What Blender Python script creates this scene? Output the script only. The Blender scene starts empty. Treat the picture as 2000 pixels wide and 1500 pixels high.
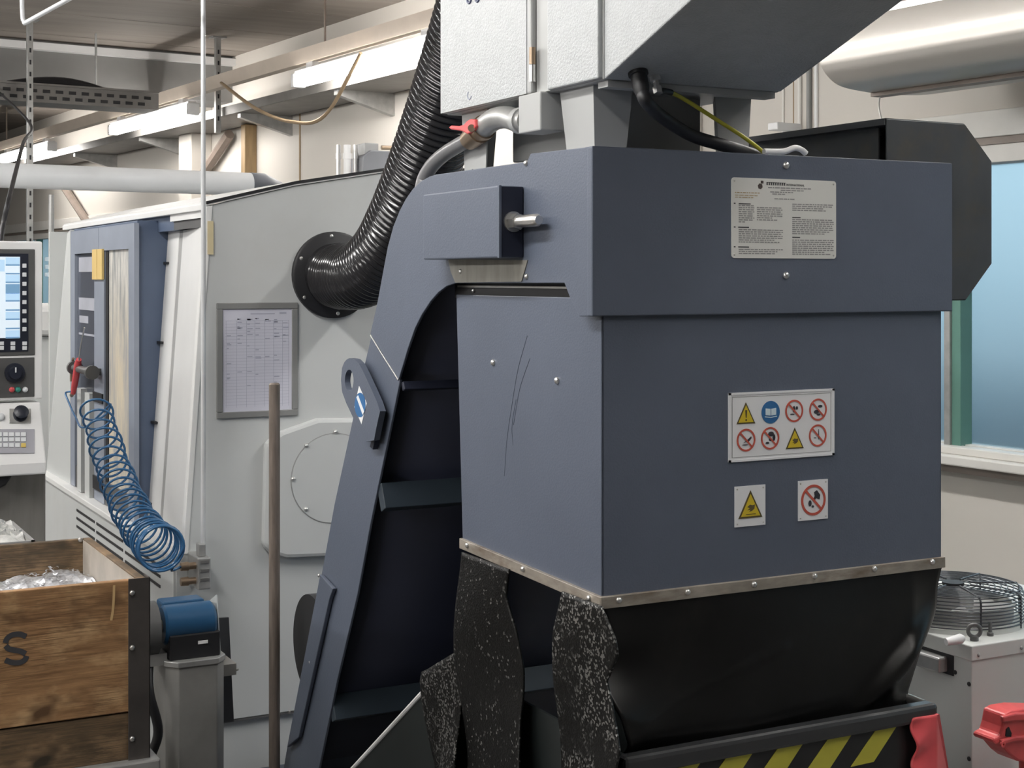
import bpy, bmesh, math, random
from mathutils import Vector, Matrix
random.seed(7)
scene = bpy.context.scene
COL = scene.collection
# ------------------------------------------------------------------ camera
F, HZ, H = 2890.0, 542.0, 1.55            # focal length (px), horizon row, eye height
A = math.radians(27.74)                   # camera heading from +Y (machine depth axis) towards +X
SA, CA = math.sin(A), math.cos(A)
RA = math.radians(5.0)                    # the hall is turned 5 degrees against the machines
cam_d = bpy.data.cameras.new('camera'); cam = bpy.data.objects.new('camera', cam_d); COL.objects.link(cam)
cam.location = (0, 0, H); cam.rotation_euler = (math.radians(90), 0, -A)
cam_d.sensor_width = 36; cam_d.lens = 36 * F / 2000; cam_d.shift_y = -(750 - HZ) / 2000
cam_d.clip_start = 0.05; cam_d.clip_end = 200
scene.camera = cam
# ------------------------------------------------------------------ sky, exposure
w = bpy.data.worlds.new('sky'); scene.world = w; w.use_nodes = True
bg = w.node_tree.nodes['Background']; bg.inputs[0].default_value = (0.45, 0.66, 0.78, 1); bg.inputs[1].default_value = 1.1
scene.view_settings.view_transform = 'Standard'; scene.view_settings.look = 'None'
scene.view_settings.gamma = 1.0; scene.view_settings.use_curve_mapping = False
scene.view_settings.exposure = 0.2
LAMP = 60.0                               # brightness of the fluorescent diffusers
scene.cycles.use_denoising = True
scene.cycles.max_bounces = 8; scene.cycles.diffuse_bounces = 5; scene.cycles.sample_clamp_indirect = 6

# ------------------------------------------------------------------ photo pixel -> point on a known plane
def ray(u, v):
    t = (u - 1000) / F
    return Vector((SA + t * CA, CA - t * SA, (HZ - v) / F))
def onX(u, v, X): d = ray(u, v); return d * (X / d.x) + Vector((0, 0, H))
def onY(u, v, Y): d = ray(u, v); return d * (Y / d.y) + Vector((0, 0, H))
def onD(u, v, D): return ray(u, v) * D + Vector((0, 0, H))
RX = Vector((math.cos(RA), math.sin(RA), 0)); RY = Vector((-math.sin(RA), math.cos(RA), 0))
def R(x, y, z): return RX * x + RY * y + Vector((0, 0, z))
def onRX(u, v, X): d = ray(u, v); return d * (X / d.dot(RX)) + Vector((0, 0, H))
def onRY(u, v, Y): d = ray(u, v); return d * (Y / d.dot(RY)) + Vector((0, 0, H))
def rc(p): return (p.dot(RX), p.dot(RY), p.z)

# ------------------------------------------------------------------ materials
MATS = {}
def nodes_of(name):
    m = bpy.data.materials.new(name); m.use_nodes = True
    nt = m.node_tree; b = nt.nodes['Principled BSDF']
    return m, nt, b
def N(nt, t, **kw):
    n = nt.nodes.new(t)
    for k, v in kw.items():
        if hasattr(n, k): setattr(n, k, v)
        else: n.inputs[k].default_value = v
    return n
def mix_rgb(nt, fac, a, b):
    n = nt.nodes.new('ShaderNodeMix'); n.data_type = 'RGBA'
    for sock, val in ((0, fac), (6, a), (7, b)):
        if hasattr(val, 'is_linked'): nt.links.new(val, n.inputs[sock])
        else: n.inputs[sock].default_value = val if sock == 0 else (*val[:3], 1)
    return n.outputs[2]
def ramp(nt, src, p0, p1, c0=(0, 0, 0), c1=(1, 1, 1)):
    n = nt.nodes.new('ShaderNodeValToRGB'); e = n.color_ramp.elements
    e[0].position = p0; e[1].position = p1; e[0].color = (*c0, 1); e[1].color = (*c1, 1)
    nt.links.new(src, n.inputs[0]); return n.outputs[0]
def coords(nt, scale=(1, 1, 1)):
    tc = nt.nodes.new('ShaderNodeTexCoord'); mp = nt.nodes.new('ShaderNodeMapping')
    mp.inputs['Scale'].default_value = scale
    nt.links.new(tc.outputs['Object'], mp.inputs[0]); return mp.outputs[0]
def noise(nt, vec, scale, detail=3, rough=0.55):
    n = nt.nodes.new('ShaderNodeTexNoise'); n.inputs['Scale'].default_value = scale
    n.inputs['Detail'].default_value = detail; n.inputs['Roughness'].default_value = rough
    nt.links.new(vec, n.inputs['Vector']); return n.outputs['Fac']
def bump(nt, b, h, strength, dist=0.002):
    n = nt.nodes.new('ShaderNodeBump'); n.inputs['Strength'].default_value = strength; n.inputs['Distance'].default_value = dist
    nt.links.new(h, n.inputs['Height']); nt.links.new(n.outputs[0], b.inputs['Normal'])
def mat(name, col, rough=0.5, metal=0.0, var=0.12, vscale=6, grain=0.0, gscale=220, spec=0.5, stretch=(1, 1, 1), dirt=None, dscale=3, dlo=0.55, dhi=0.75):
    if name in MATS: return MATS[name]
    m, nt, b = nodes_of(name)
    vec = coords(nt, stretch)
    n1 = noise(nt, vec, vscale, 4)
    lo = tuple(c * (1 - var) for c in col); hi = tuple(min(1, c * (1 + var)) for c in col)
    c = ramp(nt, n1, 0.3, 0.7, lo, hi)
    if dirt is not None:
        d = ramp(nt, noise(nt, vec, dscale, 6, 0.65), dlo, dhi)
        c = mix_rgb(nt, d, c, dirt)
    nt.links.new(c, b.inputs['Base Color'])
    b.inputs['Roughness'].default_value = rough; b.inputs['Metallic'].default_value = metal
    b.inputs['Specular IOR Level'].default_value = spec
    if grain > 0: bump(nt, b, noise(nt, vec, gscale, 2), grain)
    MATS[name] = m; return m
def emit(name, col, s):
    if name in MATS: return MATS[name]
    m, nt, b = nodes_of(name)
    b.inputs['Base Color'].default_value = (*col, 1); b.inputs['Emission Color'].default_value = (*col, 1); b.inputs['Emission Strength'].default_value = s
    MATS[name] = m; return m

BLUE = mat('conveyor_paint', (0.099, 0.117, 0.158), 0.42, var=0.07, vscale=3, grain=0.18, gscale=260, dirt=(0.078, 0.092, 0.125), dscale=1.6, dlo=0.5, dhi=0.9)
DBLUE = mat('conveyor_blue_shaded', (0.016, 0.019, 0.036), 0.5, var=0.1)  # near-black copy of the conveyor blue, shade included in its colour
BRACE = mat('brace_paint', (0.030, 0.042, 0.055), 0.45, var=0.08)
GUARD = mat('guard_paint', (0.052, 0.056, 0.062), 0.5, var=0.15, vscale=9, dirt=(0.075, 0.066, 0.05), dscale=7, dlo=0.5, dhi=0.75)
BLACK = mat('black', (0.012, 0.012, 0.014), 0.5, var=0.2)
RUBBER = mat('rubber', (0.006, 0.006, 0.006), 0.34, spec=0.3, var=0.3, vscale=8, dirt=(0.016, 0.015, 0.013), dscale=4, dlo=0.55, dhi=0.8)
HOSE = mat('hose_plastic', (0.016, 0.016, 0.018), 0.15, var=0.1)
LGREY = mat('lathe_grey', (0.53, 0.545, 0.54), 0.42, var=0.03, vscale=2, dirt=(0.47, 0.475, 0.46), dscale=1.5, dlo=0.55, dhi=0.85)
LWHITE = mat('lathe_white', (0.70, 0.70, 0.69), 0.4, var=0.04, vscale=4)
LBLUE = mat('lathe_blue', (0.085, 0.115, 0.18), 0.4, var=0.06)
LSTEEL = mat('lathe_blue_light', (0.27, 0.30, 0.36), 0.38, var=0.08)
CAB = mat('cabinet_paint', (0.39, 0.405, 0.41), 0.34, var=0.05, vscale=30, grain=0.75, gscale=190)
CABP = mat('cabinet_plain', (0.37, 0.375, 0.37), 0.4, var=0.03)
STEEL = mat('steel', (0.55, 0.54, 0.52), 0.32, 0.9, var=0.12, vscale=20)
ZINC = mat('zinc', (0.75, 0.74, 0.72), 0.28, 0.9, var=0.08, vscale=30)
TRIM = mat('raw_steel_strip', (0.40, 0.36, 0.31), 0.48, 0.55, var=0.25, vscale=14, stretch=(1, 1, 3), dirt=(0.22, 0.17, 0.13), dscale=9, dlo=0.5, dhi=0.75)
POLE = mat('rusty_pole', (0.20, 0.165, 0.14), 0.5, 0.4, var=0.3, vscale=18, stretch=(4, 4, 0.5))
ALU = mat('alu_plate', (0.80, 0.80, 0.765), 0.25, 0.1, var=0.05)
WHITE = mat('white_plastic', (0.80, 0.80, 0.80), 0.4, var=0.03)
WPIPE = mat('white_pipe', (0.78, 0.80, 0.82), 0.3, var=0.03)
PAPER = mat('paper', (0.62, 0.62, 0.70), 0.6, var=0.03)
INK = mat('ink', (0.05, 0.05, 0.055), 0.6, var=0.1)
GINK = mat('grey_ink', (0.27, 0.27, 0.27), 0.6, var=0.1)
PINK = mat('pale_ink', (0.40, 0.41, 0.50), 0.6, var=0.1)
BROWNINK = mat('brown_ink', (0.42, 0.33, 0.20), 0.6, var=0.1)
SIGNY = mat('sign_yellow', (0.66, 0.50, 0.03), 0.4, var=0.04)
SIGNR = mat('sign_red', (0.50, 0.09, 0.06), 0.4, var=0.05)
SIGNB = mat('sign_blue', (0.03, 0.14, 0.34), 0.4, var=0.05)
FRAMEG = mat('frame_grey', (0.22, 0.22, 0.215), 0.45, var=0.05)
RED = mat('red_plastic', (0.66, 0.09, 0.10), 0.38, var=0.12, vscale=12)
DRED = mat('red_cast', (0.62, 0.085, 0.085), 0.35, var=0.15, vscale=14)
YEL = mat('hazard_yellow', (0.52, 0.48, 0.06), 0.45, var=0.12, vscale=10)
BINB = mat('bin_black', (0.016, 0.016, 0.017), 0.34, var=0.3, vscale=10)
CHILL = mat('chiller_grey', (0.60, 0.61, 0.59), 0.42, var=0.03, vscale=3)
CHILLS = mat('chiller_side', (0.30, 0.30, 0.30), 0.42, var=0.06, vscale=4)
GREY = mat('grey_paint', (0.33, 0.33, 0.325), 0.45, var=0.08)
GRINDG = mat('grinder_column', (0.30, 0.295, 0.28), 0.4, 0.3, var=0.12, vscale=10)
GBLUE = mat('grinder_blue', (0.018, 0.072, 0.155), 0.3, var=0.12)
HBLUE = mat('air_hose_blue', (0.032, 0.115, 0.25), 0.25, var=0.12)
BRASS = mat('brass', (0.36, 0.27, 0.19), 0.35, 0.8, var=0.15)
YELH = mat('handle_yellow', (0.68, 0.50, 0.20), 0.45, var=0.05)
PANEL = mat('panel_dark', (0.085, 0.085, 0.085), 0.45, var=0.06)
PBLACK = mat('panel_black', (0.015, 0.018, 0.03), 0.35, var=0.1)
KEYW = mat('key_white', (0.72, 0.74, 0.76), 0.4, var=0.03)
KEYY = mat('key_yellow', (0.70, 0.52, 0.14), 0.4, var=0.03)
BEIGEW = mat('dirty_wiper', (0.24, 0.23, 0.20), 0.5, var=0.25, vscale=9, stretch=(1, 3, 0.6))
ORANGE = mat('cable_brown', (0.33, 0.24, 0.15), 0.5, var=0.1)
GREEN = mat('mullion_green', (0.10, 0.22, 0.18), 0.4, var=0.06)
YG = mat('earth_wire', (0.45, 0.42, 0.04), 0.4, var=0.05)
BROWNP = mat('brown_post', (0.30, 0.20, 0.10), 0.5, var=0.25, vscale=6, stretch=(3, 3, 0.4))
BRACEB = mat('brace_brown', (0.25, 0.20, 0.17), 0.5, var=0.15)
GALV = mat('galvanised', (0.42, 0.42, 0.41), 0.4, 0.6, var=0.15, vscale=16)
DUCT = mat('duct_metal', (0.52, 0.49, 0.45), 0.34, 0.25, var=0.08, vscale=1.5, stretch=(1, 0.3, 1))
WALLC = mat('wall_cream', (0.61, 0.575, 0.525), 0.7, var=0.03, vscale=1.2, grain=0.1, gscale=120)
CEILC = mat('ceiling_grey', (0.30, 0.265, 0.235), 0.75, var=0.13, vscale=1.6, stretch=(0.5, 4, 1))
BEAMC = mat('beam_grey', (0.21, 0.205, 0.20), 0.7, var=0.1, vscale=2)
FLOORC = mat('floor_concrete', (0.14, 0.138, 0.135), 0.5, var=0.12, vscale=1.5, dirt=(0.08, 0.078, 0.075), dscale=2)
SILLC = mat('sill_white', (0.72, 0.70, 0.66), 0.45, var=0.04)
SHADEC = mat('sill_shade_brown', (0.24, 0.20, 0.175), 0.6, var=0.1)  # brown of the painted shadow under the sill, reused for the head batten
LAMPW = emit('lamp_diffuser', (1.0, 0.985, 0.96), LAMP); LAMPO = emit('lamp_diffuser_dim', (1.0, 0.965, 0.92), LAMP * 0.5)  # second diffuser dimmed to half so the nearby wall stays unburnt
CHIPS = mat('metal_chips', (0.72, 0.73, 0.76), 0.3, 0.65, var=0.3, vscale=60)
LINER = mat('crate_liner', (0.42, 0.38, 0.33), 0.55, var=0.2, vscale=8)
POSTD = mat('crate_iron', (0.065, 0.058, 0.054), 0.5, 0.2, var=0.25, vscale=12, dirt=(0.11, 0.10, 0.09), dscale=10, dlo=0.6, dhi=0.75)

def mat_glass():
    m, nt, b = nodes_of('frosted_glass')
    b.inputs['Base Color'].default_value = (0.93, 0.98, 1.0, 1); b.inputs['Transmission Weight'].default_value = 1.0
    b.inputs['Roughness'].default_value = 0.55; b.inputs['IOR'].default_value = 1.25
    return m
FROST = mat_glass()
def mat_clear():
    m, nt, b = nodes_of('door_glass')
    b.inputs['Base Color'].default_value = (0.085, 0.095, 0.12, 1); b.inputs['Roughness'].default_value = 0.16
    return m
DGLASS = mat_clear()
def mat_scuffed():
    m, nt, b = nodes_of('scuffed_lit_window'); vec = coords(nt, (1, 3, 0.45))  # worn streaks over cream that stands for the lit machine inside
    n = noise(nt, vec, 7, 6, 0.7); c = ramp(nt, n, 0.42, 0.62, (0.70, 0.62, 0.48), (0.42, 0.42, 0.42))
    tc = nt.nodes.new('ShaderNodeTexCoord'); sx = nt.nodes.new('ShaderNodeSeparateXYZ'); nt.links.new(tc.outputs['Generated'], sx.inputs[0])
    f = ramp(nt, sx.outputs[2], 0.55, 0.9)
    c2 = ramp(nt, n, 0.40, 0.60, (0.66, 0.64, 0.60), (0.25, 0.27, 0.28))
    nt.links.new(mix_rgb(nt, f, c, c2), b.inputs['Base Color']); b.inputs['Roughness'].default_value = 0.3
    return m
SCUFF = mat_scuffed()
def mat_wood(name, base, dark, light, sc):
    m, nt, b = nodes_of(name); v1 = coords(nt, (1.2, 1.2, 14))
    g = noise(nt, v1, sc, 6, 0.65); c = ramp(nt, g, 0.32, 0.68, dark, base)
    v2 = coords(nt, (3, 3, 5)); s = ramp(nt, noise(nt, v2, 3.2, 4, 0.6), 0.50, 0.72)
    c = mix_rgb(nt, s, c, light)
    v3 = coords(nt, (2, 2, 3)); d = ramp(nt, noise(nt, v3, 4.1, 3, 0.6), 0.56, 0.72)
    c = mix_rgb(nt, d, c, tuple(x * 0.5 for x in dark))
    v4 = coords(nt, (1.0, 1.0, 40)); st = ramp(nt, noise(nt, v4, 9, 8, 0.75), 0.46, 0.60)
    v5 = coords(nt, (1, 1, 2.2)); zn = ramp(nt, noise(nt, v5, 2.6, 3, 0.5), 0.42, 0.58)
    mm = N(nt, 'ShaderNodeMath', operation='MULTIPLY'); nt.links.new(st, mm.inputs[0]); nt.links.new(zn, mm.inputs[1])
    c = mix_rgb(nt, mm.outputs[0], c, tuple(x * 0.62 for x in dark))
    nt.links.new(c, b.inputs['Base Color']); b.inputs['Roughness'].default_value = 0.55
    bump(nt, b, g, 0.25, 0.002)
    return m
WOOD = mat_wood('crate_wood', (0.44, 0.25, 0.115), (0.22, 0.115, 0.05), (0.60, 0.39, 0.20), 7)
WOODD = mat_wood('crate_wood_dark', (0.20, 0.125, 0.065), (0.075, 0.055, 0.032), (0.31, 0.20, 0.11), 11)
def mat_speckle(name, thr):
    m, nt, b = nodes_of(name); vec = coords(nt)
    vo = nt.nodes.new('ShaderNodeTexVoronoi'); vo.inputs['Scale'].default_value = 260; nt.links.new(vec, vo.inputs['Vector'])
    sp = nt.nodes.new('ShaderNodeSeparateColor'); nt.links.new(vo.outputs['Color'], sp.inputs[0])
    a = ramp(nt, sp.outputs[0], thr, thr + 0.02)
    mask = ramp(nt, noise(nt, vec, 7, 4, 0.7), 0.40, 0.58)
    mu = N(nt, 'ShaderNodeMath', operation='MULTIPLY'); nt.links.new(a, mu.inputs[0]); nt.links.new(mask, mu.inputs[1])
    nt.links.new(mix_rgb(nt, mu.outputs[0], (0.006, 0.0058, 0.0055), (0.36, 0.355, 0.34)), b.inputs['Base Color'])
    nt.links.new(mu.outputs[0], b.inputs['Metallic'])
    b.inputs['Roughness'].default_value = 0.42; b.inputs['Specular IOR Level'].default_value = 0.25; bump(nt, b, vo.outputs['Distance'], 0.3, 0.002)
    return m
SPECK = mat_speckle('rubber_with_chips', 0.76)
SPECKL = mat_speckle('rubber_few_chips', 0.95)
def mat_screen():
    return emit('screen_pale', (0.55, 0.63, 0.70), 0.62)
SCREEN = mat_screen(); SCRB = emit('screen_blue', (0.14, 0.27, 0.42), 0.5); SCRL = emit('screen_light_blue', (0.36, 0.52, 0.68), 0.6)

# ------------------------------------------------------------------ mesh builder
class B:
    def __init__(s): s.v = []; s.f = []; s.m = []; s.k = 0
    def add(s, vs, fs):
        o = len(s.v); s.v += [Vector(p) for p in vs]
        for f in fs: s.f.append([i + o for i in f]); s.m.append(s.k)
        return s
    def box(s, x0, x1, y0, y1, z0, z1):
        p = [(x, y, z) for z in (z0, z1) for y in (y0, y1) for x in (x0, x1)]
        return s.add(p, [(0, 2, 3, 1), (4, 5, 7, 6), (0, 1, 5, 4), (2, 6, 7, 3), (0, 4, 6, 2), (1, 3, 7, 5)])
    def rbox(s, x0, x1, y0, y1, z0, z1):
        p = [R(x, y, z) for z in (z0, z1) for y in (y0, y1) for x in (x0, x1)]
        return s.add(p, [(0, 2, 3, 1), (4, 5, 7, 6), (0, 1, 5, 4), (2, 6, 7, 3), (0, 4, 6, 2), (1, 3, 7, 5)])
    def prism(s, poly, vec):
        n = len(poly); vec = Vector(vec); a = [Vector(p) for p in poly]
        return s.add(a + [p + vec for p in a], [list(range(n)), list(range(2 * n - 1, n - 1, -1))] + [(i, (i + 1) % n, n + (i + 1) % n, n + i) for i in range(n)])
    def loft(s, a, b):
        n = len(a)
        return s.add(list(a) + list(b), [list(range(n)), list(range(2 * n - 1, n - 1, -1))] + [(i, (i + 1) % n, n + (i + 1) % n, n + i) for i in range(n)])
    def cyl(s, p0, p1, r0, r1=None, n=16):
        return s.tube([p0, p1], [r0, r0 if r1 is None else r1], n)
    def tube(s, path, r, n=10, caps=True):
        P = [Vector(p) for p in path]; L = len(P); rs = r if isinstance(r, (list, tuple)) else [r] * L
        vs = []; fs = []; up = None
        for i in range(L):
            t = (P[min(i + 1, L - 1)] - P[max(i - 1, 0)]).normalized()
            if up is None: up = t.orthogonal().normalized()
            up = (up - t * up.dot(t)).normalized(); sd = t.cross(up)
            for j in range(n):
                a = 2 * math.pi * j / n; vs.append(P[i] + (up * math.cos(a) + sd * math.sin(a)) * rs[i])
        for i in range(L - 1):
            for j in range(n): fs.append((i * n + j, i * n + (j + 1) % n, (i + 1) * n + (j + 1) % n, (i + 1) * n + j))
        if caps: fs += [list(range(n - 1, -1, -1)), list(range((L - 1) * n, L * n))]
        return s.add(vs, fs)
    def torus(s, c, ax, Rr, r, n=32, m=8, a0=0, a1=2 * math.pi):
        c = Vector(c); ax = Vector(ax).normalized(); x = ax.orthogonal().normalized(); y = ax.cross(x)
        closed = abs(a1 - a0 - 2 * math.pi) < 1e-6; vs = []; fs = []; k = n if closed else n + 1
        for i in range(k):
            a = a0 + (a1 - a0) * i / n; d = x * math.cos(a) + y * math.sin(a)
            for j in range(m):
                b = 2 * math.pi * j / m; vs.append(c + d * (Rr + r * math.cos(b)) + ax * (r * math.sin(b)))
        for i in range(n):
            i2 = (i + 1) % k
            for j in range(m): fs.append((i * m + j, i2 * m + j, i2 * m + (j + 1) % m, i * m + (j + 1) % m))
        return s.add(vs, fs)
    def dome(s, c, ax, r, h, n=12):     # screw / bolt head
        c = Vector(c); ax = Vector(ax).normalized()
        return s.tube([c, c + ax * h * 0.45, c + ax * h * 0.8, c + ax * h], [r, r, r * 0.75, r * 0.3], n)
    def annulus(s, c, ax, r0, r1, h, n=40):
        c = Vector(c); ax = Vector(ax).normalized(); x = ax.orthogonal().normalized(); y = ax.cross(x); vs = []; fs = []
        for i in range(n):
            a = 2 * math.pi * i / n; d = x * math.cos(a) + y * math.sin(a)
            vs += [c + d * r0, c + d * r1, c + d * r1 + ax * h, c + d * r0 + ax * h]
        for i in range(n):
            p, q = 4 * i, 4 * ((i + 1) % n)
            for j in range(4): fs.append((p + j, q + j, q + (j + 1) % 4, p + (j + 1) % 4))
        return s.add(vs, fs)
    def grid(s, fn, nu, nv):
        vs = [fn(i / nu, j / nv) for j in range(nv + 1) for i in range(nu + 1)]
        return s.add(vs, [(j * (nu + 1) + i, j * (nu + 1) + i + 1, (j + 1) * (nu + 1) + i + 1, (j + 1) * (nu + 1) + i) for j in range(nv) for i in range(nu)])
    def build(s, name, mats, parent=None, smooth=0, bevel=0, solid=0, origin=None):
        if not isinstance(mats, (list, tuple)): mats = [mats]
        xs = [p.x for p in s.v]; ys = [p.y for p in s.v]; zs = [p.z for p in s.v]
        o = Vector(origin) if origin is not None else Vector(((min(xs) + max(xs)) / 2, (min(ys) + max(ys)) / 2, min(zs)))
        me = bpy.data.meshes.new(name); me.from_pydata([p - o for p in s.v], [], s.f)
        for m in mats: me.materials.append(m)
        for p, k in zip(me.polygons, s.m): p.material_index = k
        bm = bmesh.new(); bm.from_mesh(me)
        if not solid: bmesh.ops.recalc_face_normals(bm, faces=bm.faces)
        bm.to_mesh(me); bm.free()
        if smooth:
            for p in me.polygons: p.use_smooth = True
            me.set_sharp_from_angle(angle=math.radians(smooth))
        ob = bpy.data.objects.new(name, me); COL.objects.link(ob)
        put(ob, o, parent)
        if solid:
            md = ob.modifiers.new('thickness', 'SOLIDIFY'); md.thickness = solid; md.offset = 0
        if bevel:
            md = ob.modifiers.new('bevel', 'BEVEL'); md.width = bevel; md.segments = 2; md.limit_method = 'ANGLE'; md.angle_limit = math.radians(40)
        return ob
def wloc(o):
    p = Vector(o.location)
    while o.parent: o = o.parent; p += Vector(o.location)
    return p
def put(ob, loc, parent):
    if parent: ob.parent = parent; ob.location = Vector(loc) - wloc(parent)
    else: ob.location = loc
def tag(o, label, cat, group=None, kind=None):
    if label: o['label'] = label
    if cat: o['category'] = cat
    if group: o['group'] = group
    if kind: o['kind'] = kind
    return o
def struct(o, label, cat): return tag(o, label, cat, None, 'structure')
def thing(name, loc, label, cat, group=None):
    o = bpy.data.objects.new(name, None); COL.objects.link(o); o.location = loc; o.empty_display_size = 0.1
    return tag(o, label, cat, group)
def dup(o, off=(0, 0, 0), parent=None, label=None):
    c = o.copy(); COL.objects.link(c); c.parent = parent
    c.location = Vector(o.location) + Vector(off)
    if label: c['label'] = label
    for ch in o.children: dup(ch, (0, 0, 0), c)
    return c
def plabel(o, t): o['label'] = t; return o
def catmull(P, k=8):
    P = [Vector(p) for p in P]; Q = [P[0] * 2 - P[1]] + P + [P[-1] * 2 - P[-2]]; out = []
    for i in range(1, len(Q) - 2):
        a, b, c, d = Q[i - 1:i + 3]
        for j in range(k):
            t = j / k
            out.append(0.5 * ((2 * b) + (c - a) * t + (2 * a - 5 * b + 4 * c - d) * t * t + (3 * b - a - 3 * c + d) * t ** 3))
    out.append(P[-1]); return out
def interp(pts, x):                     # piecewise linear lookup
    if x <= pts[0][0]: return pts[0][1]
    for (a, b), (c, d) in zip(pts, pts[1:]):
        if x <= c: return b + (d - b) * (x - a) / (c - a)
    return pts[-1][1]
def text(s, size, m, parent, origin, name, right=(1, 0, 0), up=(0, 0, 1), depth=0.0003):
    cu = bpy.data.curves.new(name, 'FONT'); cu.body = s; cu.size = size; cu.align_x = 'CENTER'; cu.align_y = 'CENTER'; cu.extrude = depth
    t = bpy.data.objects.new('tmp', cu); COL.objects.link(t)
    dg = bpy.context.evaluated_depsgraph_get(); me = bpy.data.meshes.new_from_object(t.evaluated_get(dg))
    bpy.data.objects.remove(t); me.name = name; me.materials.clear(); me.materials.append(m)
    r = Vector(right).normalized(); u = Vector(up).normalized(); n = r.cross(u)
    M = Matrix(((r.x, u.x, n.x), (r.y, u.y, n.y), (r.z, u.z, n.z))).to_4x4()
    me.transform(M); ob = bpy.data.objects.new(name, me); COL.objects.link(ob); put(ob, origin, parent); return ob
# ================================================================== the hall
XW, X0, Y0, Y1, ZC = 5.0, -6.0, -6.0, 24.0, 3.5
struct(B().rbox(X0, XW + 0.3, Y0, Y1, -0.12, 0).build('floor', FLOORC), 'grey worn concrete workshop floor', 'floor')
ce = struct(B().rbox(X0, XW + 0.3, Y0, Y1, ZC + 0.03, ZC + 0.2).build('ceiling', BEAMC), 'grey brown workshop ceiling of wide concrete slabs', 'ceiling')
for i in range(30):
    B().rbox(X0, XW + 0.28, Y0 + i + 0.008, Y0 + i + 0.992, ZC, ZC + 0.031).build('ceiling_slab', CEILC, ce)
struct(B().rbox(X0 - 0.2, X0, Y0, Y1, 0, ZC + 0.2).build('wall_left', mat('wall_grey', (0.36, 0.34, 0.32), 0.7)), 'plain grey wall of the workshop opposite the windows', 'wall')
struct(B().rbox(X0 - 0.2, XW + 0.3, Y1, Y1 + 0.2, 0, ZC + 0.2).build('wall_back', WALLC), 'plain cream end wall far behind the lathe', 'wall')
struct(B().rbox(X0 - 0.2, XW + 0.3, Y0 - 0.2, Y0, 0, ZC + 0.2).build('wall_front', mat('wall_grey', (0.36, 0.34, 0.32), 0.7)), 'plain grey end wall of the workshop', 'wall')
ZS, ZT = 0.79, 2.10
bays = [(-1.9, 5.55), (6.8, 12.4), (13.6, 22.6)]
wl = B().rbox(XW, XW + 0.25, Y0, Y1, 0, ZS - 0.01).rbox(XW, XW + 0.25, Y0, Y1, ZT, ZC + 0.2)
edges = [Y0] + [e for b_ in bays for e in b_] + [Y1]
for a, b_ in zip(edges[0::2], edges[1::2]): wl.rbox(XW, XW + 0.25, a, b_, ZS - 0.01, ZT)
struct(wl.build('wall_right', WALLC), 'cream painted wall with a band of windows behind the machines', 'wall')
for k, (a, b_) in enumerate(bays):
    f = B().rbox(XW - 0.02, XW + 0.10, a, b_, ZT - 0.075, ZT).rbox(XW + 0.03, XW + 0.10, a, b_, ZS, ZS + 0.05)
    f.rbox(XW - 0.01, XW + 0.10, a, a + 0.05, ZS, ZT).rbox(XW - 0.01, XW + 0.10, b_ - 0.05, b_, ZS, ZT)
    wo = f.build('window_%d' % (k + 1), SILLC, bevel=0.004)
    struct(wo, ['pale blue frosted window beside the conveyor head', 'frosted window hidden behind the lathe', 'far pale blue frosted window beyond the lathe'][k], 'window')
    n = max(1, round((b_ - a) / 1.25)); ms = [4.273 - 1.25 * j for j in range(-1, 5)] if k == 0 else [a + (b_ - a) * j / n for j in range(1, n)]
    ms = sorted(y for y in ms if a + 0.1 < y < b_ - 0.05); st = [a + 0.04] + ms + [b_ - 0.04]
    for y in ms:
        mo = B().rbox(XW + 0.0, XW + 0.075, y - 0.018, y + 0.030, ZS + 0.03, ZT - 0.05).build('mullion', GREEN, wo, bevel=0.003)
        B().rbox(XW - 0.012, XW + 0.06, y + 0.030, y + 0.062, ZS + 0.03, ZT - 0.05).build('mullion_cover', GALV, wo, bevel=0.003)
    for y, y2 in zip(st, st[1:]): B().rbox(XW + 0.070, XW + 0.074, y, y2, ZS + 0.04, ZT - 0.06).build('pane', FROST, wo)
    so = B().rbox(XW - 0.10, XW + 0.05, a - 0.1, b_ + 0.1, ZS - 0.028, ZS + 0.012).build('sill', SILLC, wo, bevel=0.006)
    B().rbox(XW - 0.05, XW + 0.02, a - 0.1, b_ + 0.1, ZS + 0.012, ZS + 0.045).build('sill_rail', SILLC, wo, bevel=0.005)
    B().rbox(XW - 0.06, XW, a - 0.1, b_ + 0.1, ZS - 0.062, ZS - 0.028).build('under_sill_shade', SHADEC, wo)  # brown strip stands for the shadow below the sill
    B().rbox(XW - 0.03, XW + 0.01, a - 0.1, b_ + 0.1, ZT, ZT + 0.03).build('head_batten', SHADEC, wo)
    B().rbox(XW - 0.045, XW + 0.01, a - 0.1, b_ + 0.1, ZT + 0.03, ZT + 0.14).build('blind_box', SILLC, wo, bevel=0.004)
struct(B().rbox(XW + 0.3, 40, Y0 - 20, Y1 + 20, -0.5, -0.3).build('ground_outside', mat('ground', (0.10, 0.15, 0.19), 0.9)), 'blue grey ground outside the windows', 'ground')
struct(B().rbox(9, 9.4, Y0 - 20, Y1 + 20, -0.4, 1.05).build('added_wall_outside', mat('added_wall_paint', (0.19, 0.26, 0.33), 0.9)), 'added unseen low wall that darkens the lower frosted panes', 'wall')  # unseen wall added to grade the panes darker towards the bottom
# downstand beam across the hall
be = struct(B().rbox(X0, XW, 12.35, 12.85, 3.10, ZC).build('trim_1', BEAMC), 'dark grey beam running across under the ceiling', 'beam')
B().rbox(X0, XW, 12.27, 12.35, 3.415, 3.475).build('light_strip', WHITE, be)
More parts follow.
